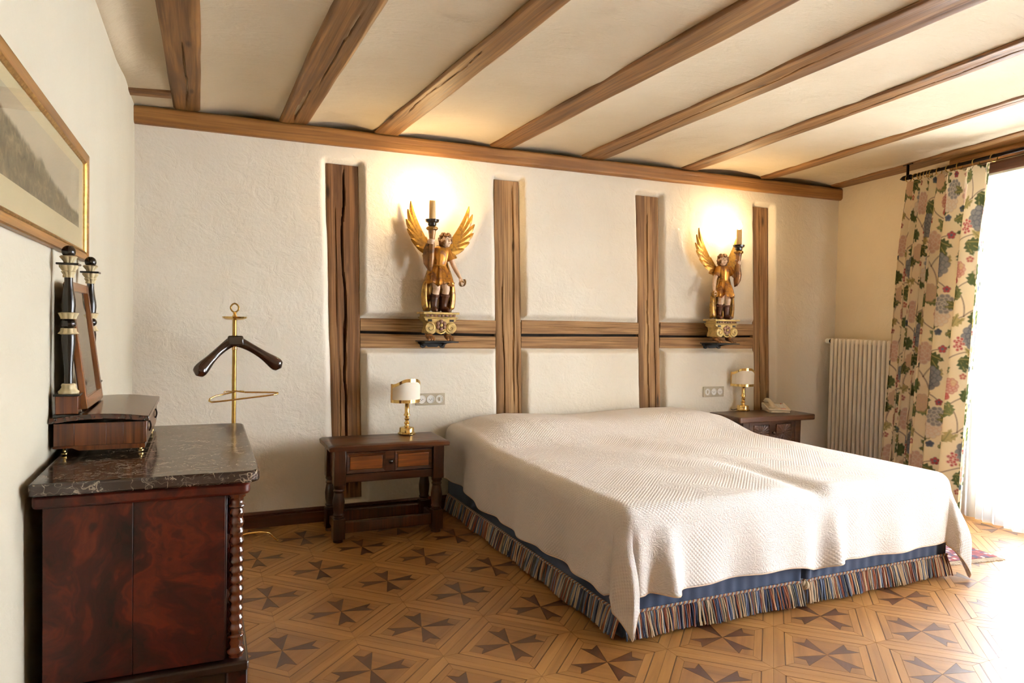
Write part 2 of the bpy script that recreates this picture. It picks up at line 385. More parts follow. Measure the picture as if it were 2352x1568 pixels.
# ceiling plaster, slightly vaulted between the beams
gx = np.linspace(-.25, XC+.2, 250); gy = np.linspace(YF-.1, .125, 200)
X, Y = np.meshgrid(gx, gy, indexing='ij')
V = np.zeros(X.shape)
edges = [lambda y: wl(y)] + [None]
L_ = [(-.3+0*Y) if i < 0 else bx(BEAMS[i][0], Y) for i in range(8)]
R__ = [bx(BEAMS[i][1], Y) for i in range(8)]
prevR = wl(Y)
for i in range(8):
    wdt = np.maximum(L_[i]-prevR, .05); t = (X-prevR)/wdt; ins = (t > 0) & (t < 1)
    V = np.where(ins, np.sin(np.pi*np.clip(t, 0, 1))**.7*((1-sstep(-1.1, -.55, Y)) if i == 0 else 1), V); prevR = R__[i]
Zc = zc(X) + .012 + (.018+.010*sstep(-.9, .05, Y))*V + .007*fbm(X*1.3, Y*1.3, 11, 3) + .003*fbm(X*6, Y*6, 12, 2)
Zc = Zc - .04*(1-sstep(0, .13, X-wl(Y)))**2*(1-sstep(-.9, -.45, Y))
mb = MB(); mb.grid(np.stack([X, Y, Zc], -1), flip=True); mb.box(-.6, XC+.7, YF-.4, .45, 2.72, 2.95)
ceiling = struct(mb.build('ceiling', 'plaster_ceiling', smooth=60), 'off-white plaster ceiling between the exposed beams')

YB0, YB1 = -.045, YF
for i, (l, r) in enumerate(BEAMS):
    A0 = (bx(l, YB0), YB0, zc(bx(l, YB0))); A1 = (bx(l, YB1), YB1, zc(bx(l, YB1)))
    if i == 7: B0 = (wr(YB0)+.02, YB0, zc(wr(YB0))); B1 = (wr(YB1)+.02, YB1, zc(wr(YB1))); 
    else: B0 = (bx(r, YB0), YB0, zc(bx(r, YB0))); B1 = (bx(r, YB1), YB1, zc(bx(r, YB1)))
    timber('ceiling_beam', A0, A1, B0, B1, (0, 0, -1), .13, 'timber_beam', bcr[i], seed=120+i*11, wob=.007, worn=.008, res=.03, label=blab[i], parent=ceiling)
timber('ceiling_batten', (wl(-.3)-.01, -.345, zc(0)-.002), (.195, -.372, zc(0)-.002), (wl(-.2)-.01, -.225, zc(0)-.002), (.195, -.262, zc(0)-.002), (0, 0, -1), .06, 'timber_dark', [(.0, .9, .5, .1, .004, .01, 2)], seed=300,
       label='short timber batten between the left wall and the first ceiling beam', parent=ceiling)

# left wall
gy = np.linspace(YF-.1, .12, 160); gz = np.linspace(-.02, 2.72, 70)
Y, Z = np.meshgrid(gy, gz, indexing='ij')
Xl = wl(Y) + .006*fbm(Y*1.0, Z*1.0, 31, 3)
mb = MB(); mb.grid(np.stack([Xl, Y, Z], -1)); mb.box(-.6, -.2, YF-.4, .45, -.3, 2.95)
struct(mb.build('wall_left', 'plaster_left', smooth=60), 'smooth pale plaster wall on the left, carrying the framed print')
# wall behind the camera
mb = MB().box(-.6, XC+.7, YF-.4, YF, -.3, 2.95)
struct(mb.build('wall_front', 'plaster_right', smooth=0), 'plaster wall behind the camera')

# right wall with two tall window openings
def wbox(mb, t0, t1, o0, o1, z0, z1):
    c = [wallpt(t, o, z) for z in (z0, z1) for (t, o) in ((t0, o0), (t1, o0), (t1, o1), (t0, o1))]
    return mb.add(c, [(0, 1, 2, 3), (7, 6, 5, 4), (4, 5, 1, 0), (5, 6, 2, 1), (6, 7, 3, 2), (7, 4, 0, 3)])
def wb(name, mat, parent, *a, bevel=.002, **k): return wbox(MB(), *a).build(name, mat, parent, bevel=bevel, clean=True, **k)
WIN = [(1.48, 3.02), (3.55, 4.75)]; WH = 2.365; TH = -.32
mb = MB()
for (a, b, z0, z1) in ((-.4, WIN[0][0], -.3, 2.95), (WIN[0][1], WIN[1][0], -.3, WH), (WIN[1][1], 6.9, -.3, 2.95), (WIN[0][0], WIN[1][1], WH, 2.95), (WIN[0][0], WIN[0][1], -.3, -.01), (WIN[1][0], WIN[1][1], -.3, -.01)):
    wbox(mb, a, b, 0, TH, z0, z1)
struct(mb.build('wall_right', 'plaster_right', smooth=0, clean=False), 'warm cream plaster wall with the curtained windows')

q = NT('window_glass'); gl = q.n('BsdfGlossy', {'Color': (1, 1, 1, 1), 'Roughness': .02}); tr = q.n('BsdfTransparent')
mx = q.n('MixShader', {0: .06, 1: tr.outputs[0], 2: gl.outputs[0]}); q.t.links.new(mx.outputs[0], q.out.inputs[0]); M['window_glass'] = q.m
plain('white_paint', (232, 232, 228), .4)
for k, (a, b) in enumerate(WIN):
    o0, o1 = -.13, -.19
    fr = MB()
    for (t0, t1, z0, z1) in ((a, a+.06, -.01, WH), (b-.06, b, -.01, WH), (a+.06, b-.06, WH-.06, WH), (a+.06, b-.06, -.01, .05)): wbox(fr, t0, t1, o0, o1, z0, z1)
    wo = struct(fr.build('window_%d' % (k+1), 'white_paint', smooth=0, clean=True), 'tall white French window behind the sheer curtain' if k == 0 else 'tall white French window nearer the camera')
    mid = (a+b)/2
    for s0, s1 in ((a+.06, mid), (mid, b-.06)):
        lf = MB()
        for (t0, t1, z0, z1) in ((s0, s0+.07, .05, WH-.06), (s1-.07, s1, .05, WH-.06), (s0+.07, s1-.07, WH-.14, WH-.06), (s0+.07, s1-.07, .05, .22)): wbox(lf, t0, t1, o0+.01, o1+.01, z0, z1)
        lf.build('casement', 'white_paint', wo, smooth=0, clean=True)
        zs = np.linspace(.22, WH-.14, 5)
        for j in range(4):
            wb('pane', 'window_glass', wo, s0+.07, s1-.07, -.16, -.164, zs[j]+.012, zs[j+1]-.012, bevel=0)
            if j: wb('glazing_bar', 'white_paint', wo, s0+.07, s1-.07, -.145, -.178, zs[j]-.012, zs[j]+.012)

def timber_w(name, t0, t1, off, z0, z1, mat, seed, label):
    n = np.array([-math.cos(AR), math.sin(AR), 0])
    o = timber(name, wallpt(t0, off, z1), wallpt(t1, off, z1), wallpt(t0, off, z0), wallpt(t1, off, z0), n, off+.01, mat, [], seed=seed, wob=.002, worn=.006, res=.04)
    struct(o, label); return o
timber_w('trim_2', 1.36, 5.3, .035, 2.368, 2.452, 'lintel_wood', 401, 'dark brown wooden lintel over the window')
timber_w('trim_3', 1.21, 5.4, .022, 2.468, 2.548, 'timber_plate', 402, 'light brown board above the window lintel')

# baseboards
def bbprof(d): return [(0, 0), (-d, 0), (-d, .066), (-d*.75, .070), (-d*.75, .078), (-d*.95, .084), (-d*.6, .096), (0, .098)]
mb = MB(); mb.prism([(y+.002, z) for (y, z) in bbprof(.022)], wl(0)-.02, 5.6, axis='x')
struct(mb.build('baseboard_back', 'baseboard_wood', smooth=30, clean=True), 'dark brown wooden baseboard along the back wall')
mb = MB().prism([(-d+.0, z) for (d, z) in bbprof(.02)], 0, -YF, axis='y'); o = mb.build('baseboard_left', 'baseboard_wood', smooth=30, clean=True)
o.location = (wl(YF), YF, 0); o.rotation_euler = (0, 0, -math.atan(LW)); struct(o, 'dark brown wooden baseboard along the left wall')

# ------------------------------------------------------------------ parquet floor
TS = .40; FO = np.array([0.9138, -1.4480]); s2 = 2**-.5
floor = MB().box(-.6, XC+.7, YF-.4, .45, -.30, -.007).build('floor', 'subfloor', smooth=0)
struct(floor, 'varnished parquet floor of diamond panels with dark inlaid crosses')
ROOM = [(wl(0)+.001, -.003), (XC-.003, -.003), (wr(YF)-.003, YF), (wl(YF)+.001, YF)]    # clockwise
def inset(poly, g=.0005):
    c = np.mean(poly, 0); P = np.array(poly); n = len(P); out = []
    for i in range(n):
        a, b, d = P[i-1], P[i], P[(i+1) % n]
        e1 = (b-a)/np.linalg.norm(b-a); e2 = (d-b)/np.linalg.norm(d-b)
        n1 = np.array([-e1[1], e1[0]]); n2 = np.array([-e2[1], e2[0]]); bis = n1+n2; bis = bis/(bis@bis)*2
        if np.linalg.norm(bis) > 3: bis *= 3/np.linalg.norm(bis)
        out.append(b+bis*g)
    return np.array(out)
A_, B_, C_, D_ = .5, .396, .388, .312
TP, NT_ = .178, .2
PIECES = {   # counter-clockwise outlines in tile units; four-fold copies by rotation
    'border_strip': ([(A_, -A_), (A_, A_), (B_, B_), (B_, -B_)], 'parquet_strip', math.pi/2),
    'inlay_line': ([(B_, -B_), (B_, B_), (C_, C_), (C_, -C_)], 'parquet_line', math.pi/2),
    'inner_strip': ([(C_, -C_), (C_, C_), (D_, D_), (D_, -D_)], 'parquet_strip', math.pi/2),
    'field_piece': ([(0, 0), (D_, -TP), (D_, TP)], 'parquet_oak', math.pi/2),
    'cross_arm': ([(0, 0), (D_, TP), (NT_, NT_), (TP, D_)], 'parquet_walnut', 0),
    'corner_piece': ([(NT_, NT_), (D_, TP), (D_, D_), (TP, D_)], 'parquet_oak', 0)}
def clip(poly):
    P = [np.array(p) for p in poly]
    for i in range(4):
        a = np.array(ROOM[i]); b = np.array(ROOM[(i+1) % 4]); out = []
        side = lambda p: (b[0]-a[0])*(p[1]-a[1])-(b[1]-a[1])*(p[0]-a[0])
        for j in range(len(P)):
            p, q = P[j-1], P[j]; sp, sq = side(p), side(q)
            if (sp <= 0) != (sq <= 0): out.append(p+(q-p)*sp/(sp-sq))
            if sq <= 0: out.append(q)
        P = out
        if len(P) < 3: return []
    return P
def pmesh(name, pts, mat):
    n = len(pts); mb = MB().prism([tuple(p) for p in pts], -.0068, 0.0)
    me = bpy.data.meshes.new(name); me.from_pydata(mb.v, [], mb.f[1:]); me.materials.append(M[mat]); return me
shared = {}
for nm, (pl, mt, gr) in PIECES.items():
    pts = inset(np.array(pl)*TS)
    Rg = np.array([[math.cos(gr), math.sin(gr)], [-math.sin(gr), math.cos(gr)]])   # local x along the grain
    shared[nm] = (pmesh(nm, (pts@Rg.T), mt), gr)
rest = {nm: MB() for nm in PIECES}
def hidden(c):
    return (2.25 < c[0] < 3.65 and -1.85 < c[1] < 0) or (c[0] < .25 and -2.5 < c[1] < -2.0)
for iu in range(-16, 24):
    for iv in range(-16, 20):
        c = FO + np.array([(iu+iv)*s2*TS, (iv-iu)*s2*TS])
        if not (-.4 < c[0] < XC+.3 and YF-.3 < c[1] < .3): continue
        vis = (inframe((c[0], c[1], 0), 140)) and not hidden(c)
        for nm, (pl, mt, gr) in PIECES.items():
            for k in range(4):
                an = -math.pi/4 + k*math.pi/2; ca, sa = math.cos(an), math.sin(an)
                pts = inset(np.array(pl)*TS); wp = pts@np.array([[ca, sa], [-sa, ca]]) + c
                cl = clip(wp)
                if len(cl) < 3: continue
                full = len(cl) == len(pts) and np.abs(np.mean(cl, 0)-np.mean(wp, 0)).max() < 1e-6
                if not vis: rest[nm].prism([tuple(p) for p in cl], -.0068, 0.0); continue
                if full:
                    o = bpy.data.objects.new(nm, shared[nm][0]); ang = an+gr
                    o.location = (c[0], c[1], 0); o.rotation_euler = (0, 0, ang)
                else:
                    ang = an+gr; Rl = np.array([[math.cos(ang), math.sin(ang)], [-math.sin(ang), math.cos(ang)]])
                    o = bpy.data.objects.new(nm, pmesh(nm, (np.array(cl)-c)@Rl.T, mt)); o.location = (c[0], c[1], 0); o.rotation_euler = (0, 0, ang)
                o.parent = floor; COL.objects.link(o)
for nm, mbr in rest.items():
    if mbr.v:
        o = mbr.build(nm+'_remainder', PIECES[nm][1], floor, smooth=0); o['kind'] = 'stuff'

# ================================================================== shared furniture materials
def metal(name, col, rough, wear=None, amt=.4, scale=25):
    q = NT(name); v = q.coord(); nz = q.noise(v, scale, 5, .3)
    c = q.mix(q.math('MULTIPLY', q.ramp(nz, [(.45, (0, 0, 0)), (.7, (1, 1, 1))]), amt), srgb(col), srgb(wear or col))
    q.bs(Base_Color=c, Metallic=1.0, Roughness=q.math('ADD', q.math('MULTIPLY', nz, .12), rough)); M[name] = q.m; return q
metal('brass', (234, 202, 134), .08, (206, 164, 88), .3)
metal('brass_dull', (176, 140, 76), .25, (120, 90, 44), .5)
metal('iron_dark', (34, 28, 26), .45, (20, 16, 15), .5)
metal('gilt', (206, 166, 96), .3, (140, 100, 48), .6, 60)
plain('ebony', (16, 10, 9), .22, coat=.15)
plain('cream_gilt', (206, 190, 148), .5)
plain('cord_black', (16, 12, 10), .7)  # plain black of the lamp power cord
plain('ivory_plastic', (224, 210, 186), .35)
plain('white_plastic', (236, 234, 228), .3)
plain('socket_plate', (182, 170, 146), .35, metal=.3)
plain('socket_black', (40, 38, 36), .5)
plain('knob_dark', (36, 20, 14), .2, coat=.6)
plain('red_print', (190, 60, 40), .5)

# chest: dark veined marble, flame mahogany
q = NT('marble'); v = q.coord(); vd = q.n('VectorMath', {0: v, 1: q.n('VectorMath', {0: q.noise(v, 6, 4, 0, .6, 1), 'Scale': .35}, operation='SCALE').outputs[0]}, operation='ADD').outputs[0]
vm = q.mapping(vd, (1.5, 3.2, 2.0), rot=(0, 0, .2))
w1 = q.n('TexVoronoi', {'Vector': vm, 'Scale': 11.0}, feature='DISTANCE_TO_EDGE').outputs[0]
w2 = q.noise(q.mapping(vd, (10, 34, 22), rot=(0, 0, .15)), 1.0, 8, 1.2, .7); patch = q.noise(vd, 9, 5, 1.2)
vein = q.ramp(w1, [(.0, (1, 1, 1)), (.035, (0, 0, 0))]); vein2 = q.ramp(w2, [(.555, (0, 0, 0)), (.60, (1, 1, 1)), (.64, (0, 0, 0))])
msk = q.ramp(patch, [(.42, (0, 0, 0)), (.6, (1, 1, 1))])
vv = q.math('MAXIMUM', q.math('MULTIPLY', vein, q.math('MULTIPLY', msk, .8)), q.math('MULTIPLY', vein2, .75))
base = q.mix(q.noise(v, 4, 3), srgb((38, 27, 24)), srgb((66, 50, 44)))
q.bs(Base_Color=q.mix(vv, base, srgb((206, 190, 168))), Roughness=.14, Coat_Weight=.3, Coat_Roughness=.06); M['marble'] = q.m
q = NT('flame_mahogany'); v = q.coord(); r = q.rnd()
vd = q.n('VectorMath', {0: v, 1: q.n('VectorMath', {0: q.noise(v, 4.5, 4, .6, .55, 1), 'Scale': .5}, operation='SCALE').outputs[0]}, operation='ADD').outputs[0]
g = q.noise(q.mapping(vd, (7, 7, 1.2)), 1.0, 6, 1.4, .6); f = q.noise(q.mapping(v, (90, 90, 3)), 1, 3)
c = q.ramp(g, [(.3, srgb((20, 6, 3))), (.46, srgb((64, 18, 7))), (.6, srgb((94, 32, 11))), (.76, srgb((112, 52, 22)))])
c = q.mix(q.math('MULTIPLY', f, .35), c, srgb((26, 9, 5)))
q.bs(Base_Color=c, Roughness=.38, Coat_Weight=.15, Coat_Roughness=.2, Specular_IOR_Level=.3); M['flame_mahogany'] = q.m
wood('mahogany_turned', (48, 18, 8), (92, 42, 20), (126, 64, 32), coord='Object', axis=2, rough=.15, coat=.8, knots=False, bump=.02, var=0)
wood('mahogany_dark', (20, 8, 5), (40, 16, 9), (56, 24, 14), coord='Object', axis=0, rough=.3, coat=.3, knots=False, bump=.03, var=0)

CH = thing('chest_of_drawers', 'tall mahogany chest of drawers with dark veined marble top against the left wall', 'chest', (-.031, -2.693, 0), -R_(.95))
H0 = .915
def rrect(x0, x1, y0, y1, rx):  # rounded on the two front (x1) corners
    P = [(x0, y0)]; 
    for k in range(9): a = -math.pi/2+k*math.pi/16; P.append((x1-rx+rx*math.cos(a), y0+rx+rx*math.sin(a)))
    for k in range(9): a = k*math.pi/16; P.append((x1-rx+rx*math.cos(a), y1-rx+rx*math.sin(a)))
    return P+[(x0, y1)]
MB().prism(rrect(0, .49, 0, .86, .035), H0-.03, H0).build('marble_top', 'marble', CH, smooth=35, bevel=.006, clean=True)
MB().prism(rrect(.004, .468, .014, .846, .022), H0-.062, H0-.0305).build('apron', 'flame_mahogany', CH, smooth=35, bevel=.008, clean=True)
box('carcase', 'mahogany_dark', CH, .02, .415, .045, .815, .42, H0-.0625)
for a, b in ((.022, .205), (.2062, .41)):
    box('end_panel', 'flame_mahogany', CH, a, b, .036, .0445, .432, H0-.0635, bevel=.001)
    box('end_panel', 'flame_mahogany', CH, a, b, .8155, .824, .432, H0-.0635, bevel=.001)
for yy in (.058, .802):
    pr = [(.019, .43), (.019, .436), (.023, .440), (.023, .448), (.017, .453), (.0165, .458), (.019, .468), (.0175, .478), (.021, .482), (.021, .486), (.0155, .490)]
    zz = np.linspace(.490, .812, 157); pr += [(.0170+.0017*math.sin((z-.490)/.322*13*2*math.pi-math.pi/2), z) for z in zz]
    pr += [(.0155, .814), (.021, .817), (.021, .821), (.0165, .824), (.0165, .838), (.022, .842), (.022, .8525)]
    MB().lathe(pr, 20, (.437, yy, 0)).build('turned_column', 'mahogany_turned', CH, smooth=60)
box('plinth_board', 'mahogany_dark', CH, .004, .468, .014, .846, .405, .43, bevel=.006)
for yy in (.03, .784): box('corner_post', 'flame_mahogany', CH, .415, .466, yy, yy+.046, .0, .4045, bevel=.005)
for yy in (.03, .784): box('corner_post', 'flame_mahogany', CH, .02, .066, yy, yy+.046, .0, .4045, bevel=.005)
box('base_case', 'mahogany_dark', CH, .03, .44, .055, .805, .03, .4045)
zz = [.06, .405, .562, .707, .845]
for i in range(4):
    dr = box('drawer', 'flame_mahogany', CH, .4155 if i else .4405, .428 if i else .452, .085, .775, zz[i]+(.03 if i else .01), zz[i+1]-.006, bevel=.003)
    for yy in (.24, .62):
        MB().lathe([(.004, 0), (.006, .006), (.013, .016), (.012, .024), (.004, .028)], 16, (.428 if i else .452, yy, (zz[i]+zz[i+1])/2), axis='x').build('drawer_knob', 'brass', dr, smooth=50)

# dressing mirror on the chest
TB = thing('dressing_mirror', 'swing dressing mirror on a mahogany jewel box standing on the marble chest top', 'dressing mirror', (-.036, -2.36, H0), -R_(.95))
bw, bd = .226, .50      # x depth, y length
def arch(x): return .010*math.sin(math.pi*min(max(x/bw, 0), 1))
box('case', 'mahogany_dark', TB, .006, bw-.012, .012, bd-.012, .022, .088)
sx = [.003, .051, .126, .167, bw-.008]
for i in range(4):
    for (a, b) in ((.004, .0118), (bd-.0118, bd-.004)): box('veneer_panel', 'mahogany_box', TB, sx[i]+.0003, sx[i+1]-.0003, a, b, .028, .0885, bevel=.0006)
MB().prism([(.002, .022), (.047, .022), (.062, .015), (bw-.006, .015), (bw-.006, .0277), (.002, .0277)], .002, bd-.002, axis='y').build('base_rail', 'mahogany_box', TB, smooth=0, clean=True)
pf = [(x, .0895+arch(x)) for x in np.linspace(-.006, bw+.004, 14)] + [(x, .104+arch(x)) for x in np.linspace(bw+.004, -.006, 14)]
MB().prism(pf, -.006, bd+.006, axis='y').build('lid', 'mahogany_lid', TB, smooth=25, bevel=.0015, clean=True)
dw = box('drawer', 'mahogany_box', TB, bw-.0118, bw-.003, .014, bd-.014, .0285, .0882, bevel=.0015)
for yy in (.11, .39):
    pt = [(bw-.003+.001+.004*math.sin(math.pi*t), yy, .046+.03*t) for t in np.linspace(0, 1, 9)]
    MB().tube(pt, .0022, 8).build('drawer_pull', 'iron_dark', dw, smooth=50)
for (x, y) in ((.025, .028), (bw-.018, .028), (.025, bd-.028), (bw-.018, bd-.028)):
    MB().lathe([(.004, .0005), (.008, .003), (.008, .007), (.004, .009), (.003, .015), (.006, .0215)], 14, (x, y, 0)).build('foot', 'brass', TB, smooth=50)
Z0 = .1055
for yy in (.033, bd-.07):
    c = (.033, yy, 0)
    ps = box('mirror_post', 'mahogany_box', TB, .007, .059, yy-.026, yy+.026, Z0+.008, Z0+.056, bevel=.001)
    box('post_foot', 'ebony', ps, .002, .064, yy-.031, yy+.031, Z0-.001, Z0+.0078, bevel=.001)
    box('post_cap', 'ebony', ps, .002, .064, yy-.031, yy+.031, Z0+.0562, Z0+.0615, bevel=.001)
    lf = lambda a, z: .06*math.sin(9*a)
    MB().lathe([(0.0235, Z0+.0618), (0.0242, Z0+.067), (0.0193, Z0+.072), (0.0159, Z0+.078), (0.0172, Z0+.084), (0.0145, Z0+.088)], 36, c, flute=lf).build('gilt_base', 'cream_gilt', ps, smooth=60)
    MB().lathe([(0.0103, Z0+.0885), (0.0103, Z0+.12), (0.0124, Z0+.16), (0.0159, Z0+.195), (0.0168, Z0+.212), (0.0152, Z0+.222)], 20, c).build('shaft', 'ebony', ps, smooth=60)
    MB().lathe([(0.0152, Z0+.221), (0.0228, Z0+.2235), (0.0179, Z0+.23), (0.0168, Z0+.238)], 72, c, flute=lambda a, z: .16*abs(math.sin(4*a))-.05).build('gilt_collar', 'cream_gilt', ps, smooth=60)
    MB().ell((c[0], c[1], Z0+.2505), (.0188, .0188, .0150), 20, 12).build('shaft_ball', 'ebony', ps, smooth=60)
    MB().lathe([(0.0168, Z0+.263), (0.0179, Z0+.268), (0.0228, Z0+.279), (0.0152, Z0+.281)], 72, c, flute=lambda a, z: .16*abs(math.sin(4*a))-.05).build('gilt_collar', 'cream_gilt', ps, smooth=60)
    MB().lathe([(0.0152, Z0+.28), (0.0172, Z0+.30), (0.0163, Z0+.315), (0.0124, Z0+.34), (0.0103, Z0+.36), (0.0103, Z0+.374)], 20, c).build('shaft', 'ebony', ps, smooth=60)
    MB().lathe([(0.0124, Z0+.3745), (0.0131, Z0+.379), (0.0117, Z0+.381), (0.0166, Z0+.39), (0.0138, Z0+.392), (0.0207, Z0+.402), (0.0207, Z0+.407)], 72, c, flute=lambda a, z: .16*abs(math.sin(4*a))-.05).build('capital', 'cream_gilt', ps, smooth=60)
    box('cap_plate', 'ebony', ps, .033-.026, .033+.026, yy-.026, yy+.026, Z0+.4073, Z0+.413, bevel=.001)
    MB().lathe([(0.0110, Z0+.4132), (0.0117, Z0+.418), (0.0200, Z0+.430), (0.0166, Z0+.433)], 72, c, flute=lambda a, z: .16*abs(math.sin(4.5*a))-.05).build('finial_cup', 'cream_gilt', ps, smooth=60)
    MB().ell((c[0], c[1], Z0+.4440), .0170, 24, 14).build('finial_ball', 'ebony', ps, smooth=60)
# swinging mirror between the posts, bottom tilted forward
mf = bpy.data.objects.new('mirror_frame', None)
ya, yb = .068, bd-.105; hh = .355
fr = MB()
prof = [(-.004, 0), (.012, 0), (.014, .004), (.010, .022), (-.004, .024)]
fr.prism([(ya, 0), (ya+.026, 0), (ya+.026, hh), (ya, hh)], -.004, .012, axis='x').prism([(yb-.026, 0), (yb, 0), (yb, hh), (yb-.026, hh)], -.004, .012, axis='x')
fr.prism([(ya+.026, 0), (yb-.026, 0), (yb-.026, .030), (ya+.026, .030)], -.004, .012, axis='x').prism([(ya+.026, hh-.026), (yb-.026, hh-.026), (yb-.026, hh), (ya+.026, hh)], -.004, .012, axis='x')
mo = fr.build('mirror_frame', 'mirror_wood', TB, smooth=0, bevel=.002, clean=True)
mo.location = (.062, 0, Z0+.012); mo.rotation_euler = (0, -R_(7), 0)
q = NT('mirror_silver'); nz = q.noise(q.coord(), 14, 4); q.bs(Base_Color=q.mix(nz, (.78, .78, .76, 1), (.66, .66, .64, 1)), Metallic=1.0, Roughness=.03); M['mirror_silver'] = q.m
MB().box(.003, .0055, ya+.0255, yb-.0255, .029, hh-.025).build('mirror_glass', 'mirror_silver', mo, smooth=0)
MB().box(-.006, -.0042, ya+.004, yb-.004, .004, hh-.004).build('mirror_back', 'mahogany_dark', mo, smooth=0)
for yy in (ya-.006, yb+.006): MB().ell((.004, yy, hh*.62), (.006, .0075, .006), 12, 8).build('pivot', 'brass_dull', mo, smooth=60)

# framed landscape print on the left wall
FY0, FY1, FZ0, FZ1 = -3.30, -1.822, 1.470, 1.823
PF = thing('framed_print', 'wide framed landscape print in a gilt wooden frame on the left wall', 'picture', (wl(FY1)+.003, FY1, FZ0), -math.atan(LW))
Lf, Hf = FY1-FY0, FZ1-FZ0
def frame_side(a, b, prof, nm, mat, horiz):
    pass
def mitred(prof, w0, nm, mat, parent):
    # prof: (inset from outer edge, height off wall); closed loop around the rectangle y in [-Lf,0], z in [0,Hf]; one object per side
    rings = []
    for (ins, x) in prof: rings.append([(x, -ins, ins), (x, -Lf+ins, ins), (x, -Lf+ins, Hf-ins), (x, -ins, Hf-ins)])
    n = len(prof)
    for sd in range(4):
        V = []
        for r in rings: V += [r[sd], r[(sd+1) % 4]]
        F = [(2*i, 2*i+1, 2*((i+1) % n)+1, 2*((i+1) % n)) for i in range(n)] + [tuple(2*i for i in range(n)), tuple(2*i+1 for i in range(n-1, -1, -1))]
        MB().add(V, F).build(nm, mat, parent, smooth=30, clean=True)
mitred([(0, 0), (0, .014), (.003, .018), (.016, .016), (.024, .013), (.026, .012), (.026, 0)], 0, 'frame_side', 'frame_wood', PF)
mitred([(.0262, .002), (.0262, .0125), (.029, .0145), (.0325, .0115), (.036, .009), (.036, .002)], 0, 'gilt_fillet', 'gilt', PF)
q = NT('print_paper'); v = q.coord(); sp = q.n('SeparateXYZ', {0: v}); yy = sp.outputs[1]; zz_ = sp.outputs[2]
n1 = q.noise(q.mapping(v, (0, 5, 0)), 1, 6, 0, .62); n2 = q.noise(q.mapping(v, (0, 26, 34)), 1, 6, .8, .65); n3 = q.noise(q.mapping(v, (0, 3, 9)), 1, 3)
ridge = q.math('ADD', q.math('MULTIPLY', q.math('ADD', yy, .45), -.10), q.math('ADD', q.math('MULTIPLY', n1, .11), .115))
inm = q.math('MULTIPLY', q.math('MULTIPLY', q.math('GREATER_THAN', zz_, .100), q.math('LESS_THAN', zz_, .282)), q.math('MULTIPLY', q.math('LESS_THAN', yy, -.125), q.math('GREATER_THAN', yy, -1.35)))
mount = q.n('MapRange', {0: q.math('SUBTRACT', ridge, zz_), 1: -.006, 2: .006}).outputs[0]
sky = q.mix(n3, srgb((186, 172, 140)), srgb((150, 142, 120)))
land = q.ramp(n2, [(.3, srgb((62, 58, 40))), (.5, srgb((100, 90, 62))), (.72, srgb((146, 126, 90)))])
paper = q.mix(q.noise(v, 4, 3), srgb((196, 182, 142)), srgb((182, 168, 130)))
q.bs(Base_Color=q.mix(inm, paper, q.mix(mount, sky, land)), Roughness=.8); M['print_paper'] = q.m
MB().box(.004, .0055, -Lf+.0365, -.0365, .0365, Hf-.0365).build('print_sheet', 'print_paper', PF, smooth=0)
q = NT('picture_glass'); gl = q.n('BsdfGlossy', {'Color': (1, 1, 1, 1), 'Roughness': .015}); tr = q.n('BsdfTransparent'); fz = q.n('Fresnel', {0: 1.45})
geo = q.n('NewGeometry'); fc = q.math('MULTIPLY', q.math('MULTIPLY', fz.outputs[0], q.math('SUBTRACT', 1.0, geo.outputs['Backfacing'])), .7)
mx = q.n('MixShader', {0: fc, 1: tr.outputs[0], 2: gl.outputs[0]}); q.t.links.new(mx.outputs[0], q.out.inputs[0]); M['picture_glass'] = q.m
MB().box(.0062, .0080, -Lf+.0365, -.0365, .0365, Hf-.0365).build('glass', 'picture_glass', PF, smooth=0)

# valet stand
vy = -.38; vb = ony(537, 960, vy); vx = vb[0]
VS = thing('valet_stand', 'brass valet stand with dark wooden coat hanger behind the marble chest', 'valet stand', (vx, vy, 0))
def vz(py): return ony(538, py, vy)[2]
MB().tube([(0, 0, .05), (0, 0, vz(735))], .0115, 16).build('pole', 'brass_dull', VS, smooth=50)
zd = vz(730)
MB().lathe([(.012, zd-.012), (.045, zd-.010), (.062, zd-.002), (.066, zd+.008), (.064, zd+.008), (.058, zd+.001), (.02, zd-.002), (.012, zd+.012), (.007, zd+.022), (.010, zd+.026), (.006, zd+.034)], 32).build('tray', 'brass', VS, smooth=40)
lp = []
for k in range(25):
    a = -math.pi/2+2*math.pi*k/24; lp.append((.019*math.cos(a)*(1+.12*math.cos(2*a)), 0, zd+.056+.024*math.sin(a)))
MB().tube(lp[:-1], .0045, 8, closed=True).build('ring_handle', 'brass_dull', VS, smooth=60)
zh = vz(768)
hb = MB()
for sgn, tip in ((-1, (449, 858)), (1, (648, 845))):
    te = ony(tip[0], tip[1], vy)
    tx, tz = te[0]-vx, te[2]
    dy = -.10 if sgn < 0 else .02
    pts = []; rr = []
    for t in np.linspace(0, 1, 22):
        pts.append((tx*t*.985, -.005+dy*t**1.5, (zh-.034)+(tz-(zh-.034))*t**1.3)); rr.append((.033-.010*math.sin(math.pi*min(t*1.2, 1))+.004*sstep(.6, .9, t))*math.sqrt(max(.02, 1-max(0, (t-.9)/.1)**2)))
    k0 = len(hb.v); hb.tube(pts, rr, 16)
    for i_ in range(k0, len(hb.v)):
        c_ = pts[(i_-k0)//16]; v_ = hb.v[i_]; hb.v[i_] = (v_[0], c_[1]+(v_[1]-c_[1])*.55, v_[2])
hb.build('coat_hanger', 'hanger_wood', VS, smooth=60)
MB().prism([(-.034, zh-.006), (-.044, zh-.062), (.05, zh-.062), (.044, zh-.006)], -.026, .02, axis='y').build('hanger_block', 'hanger_wood', VS, smooth=30, bevel=.008, clean=True)
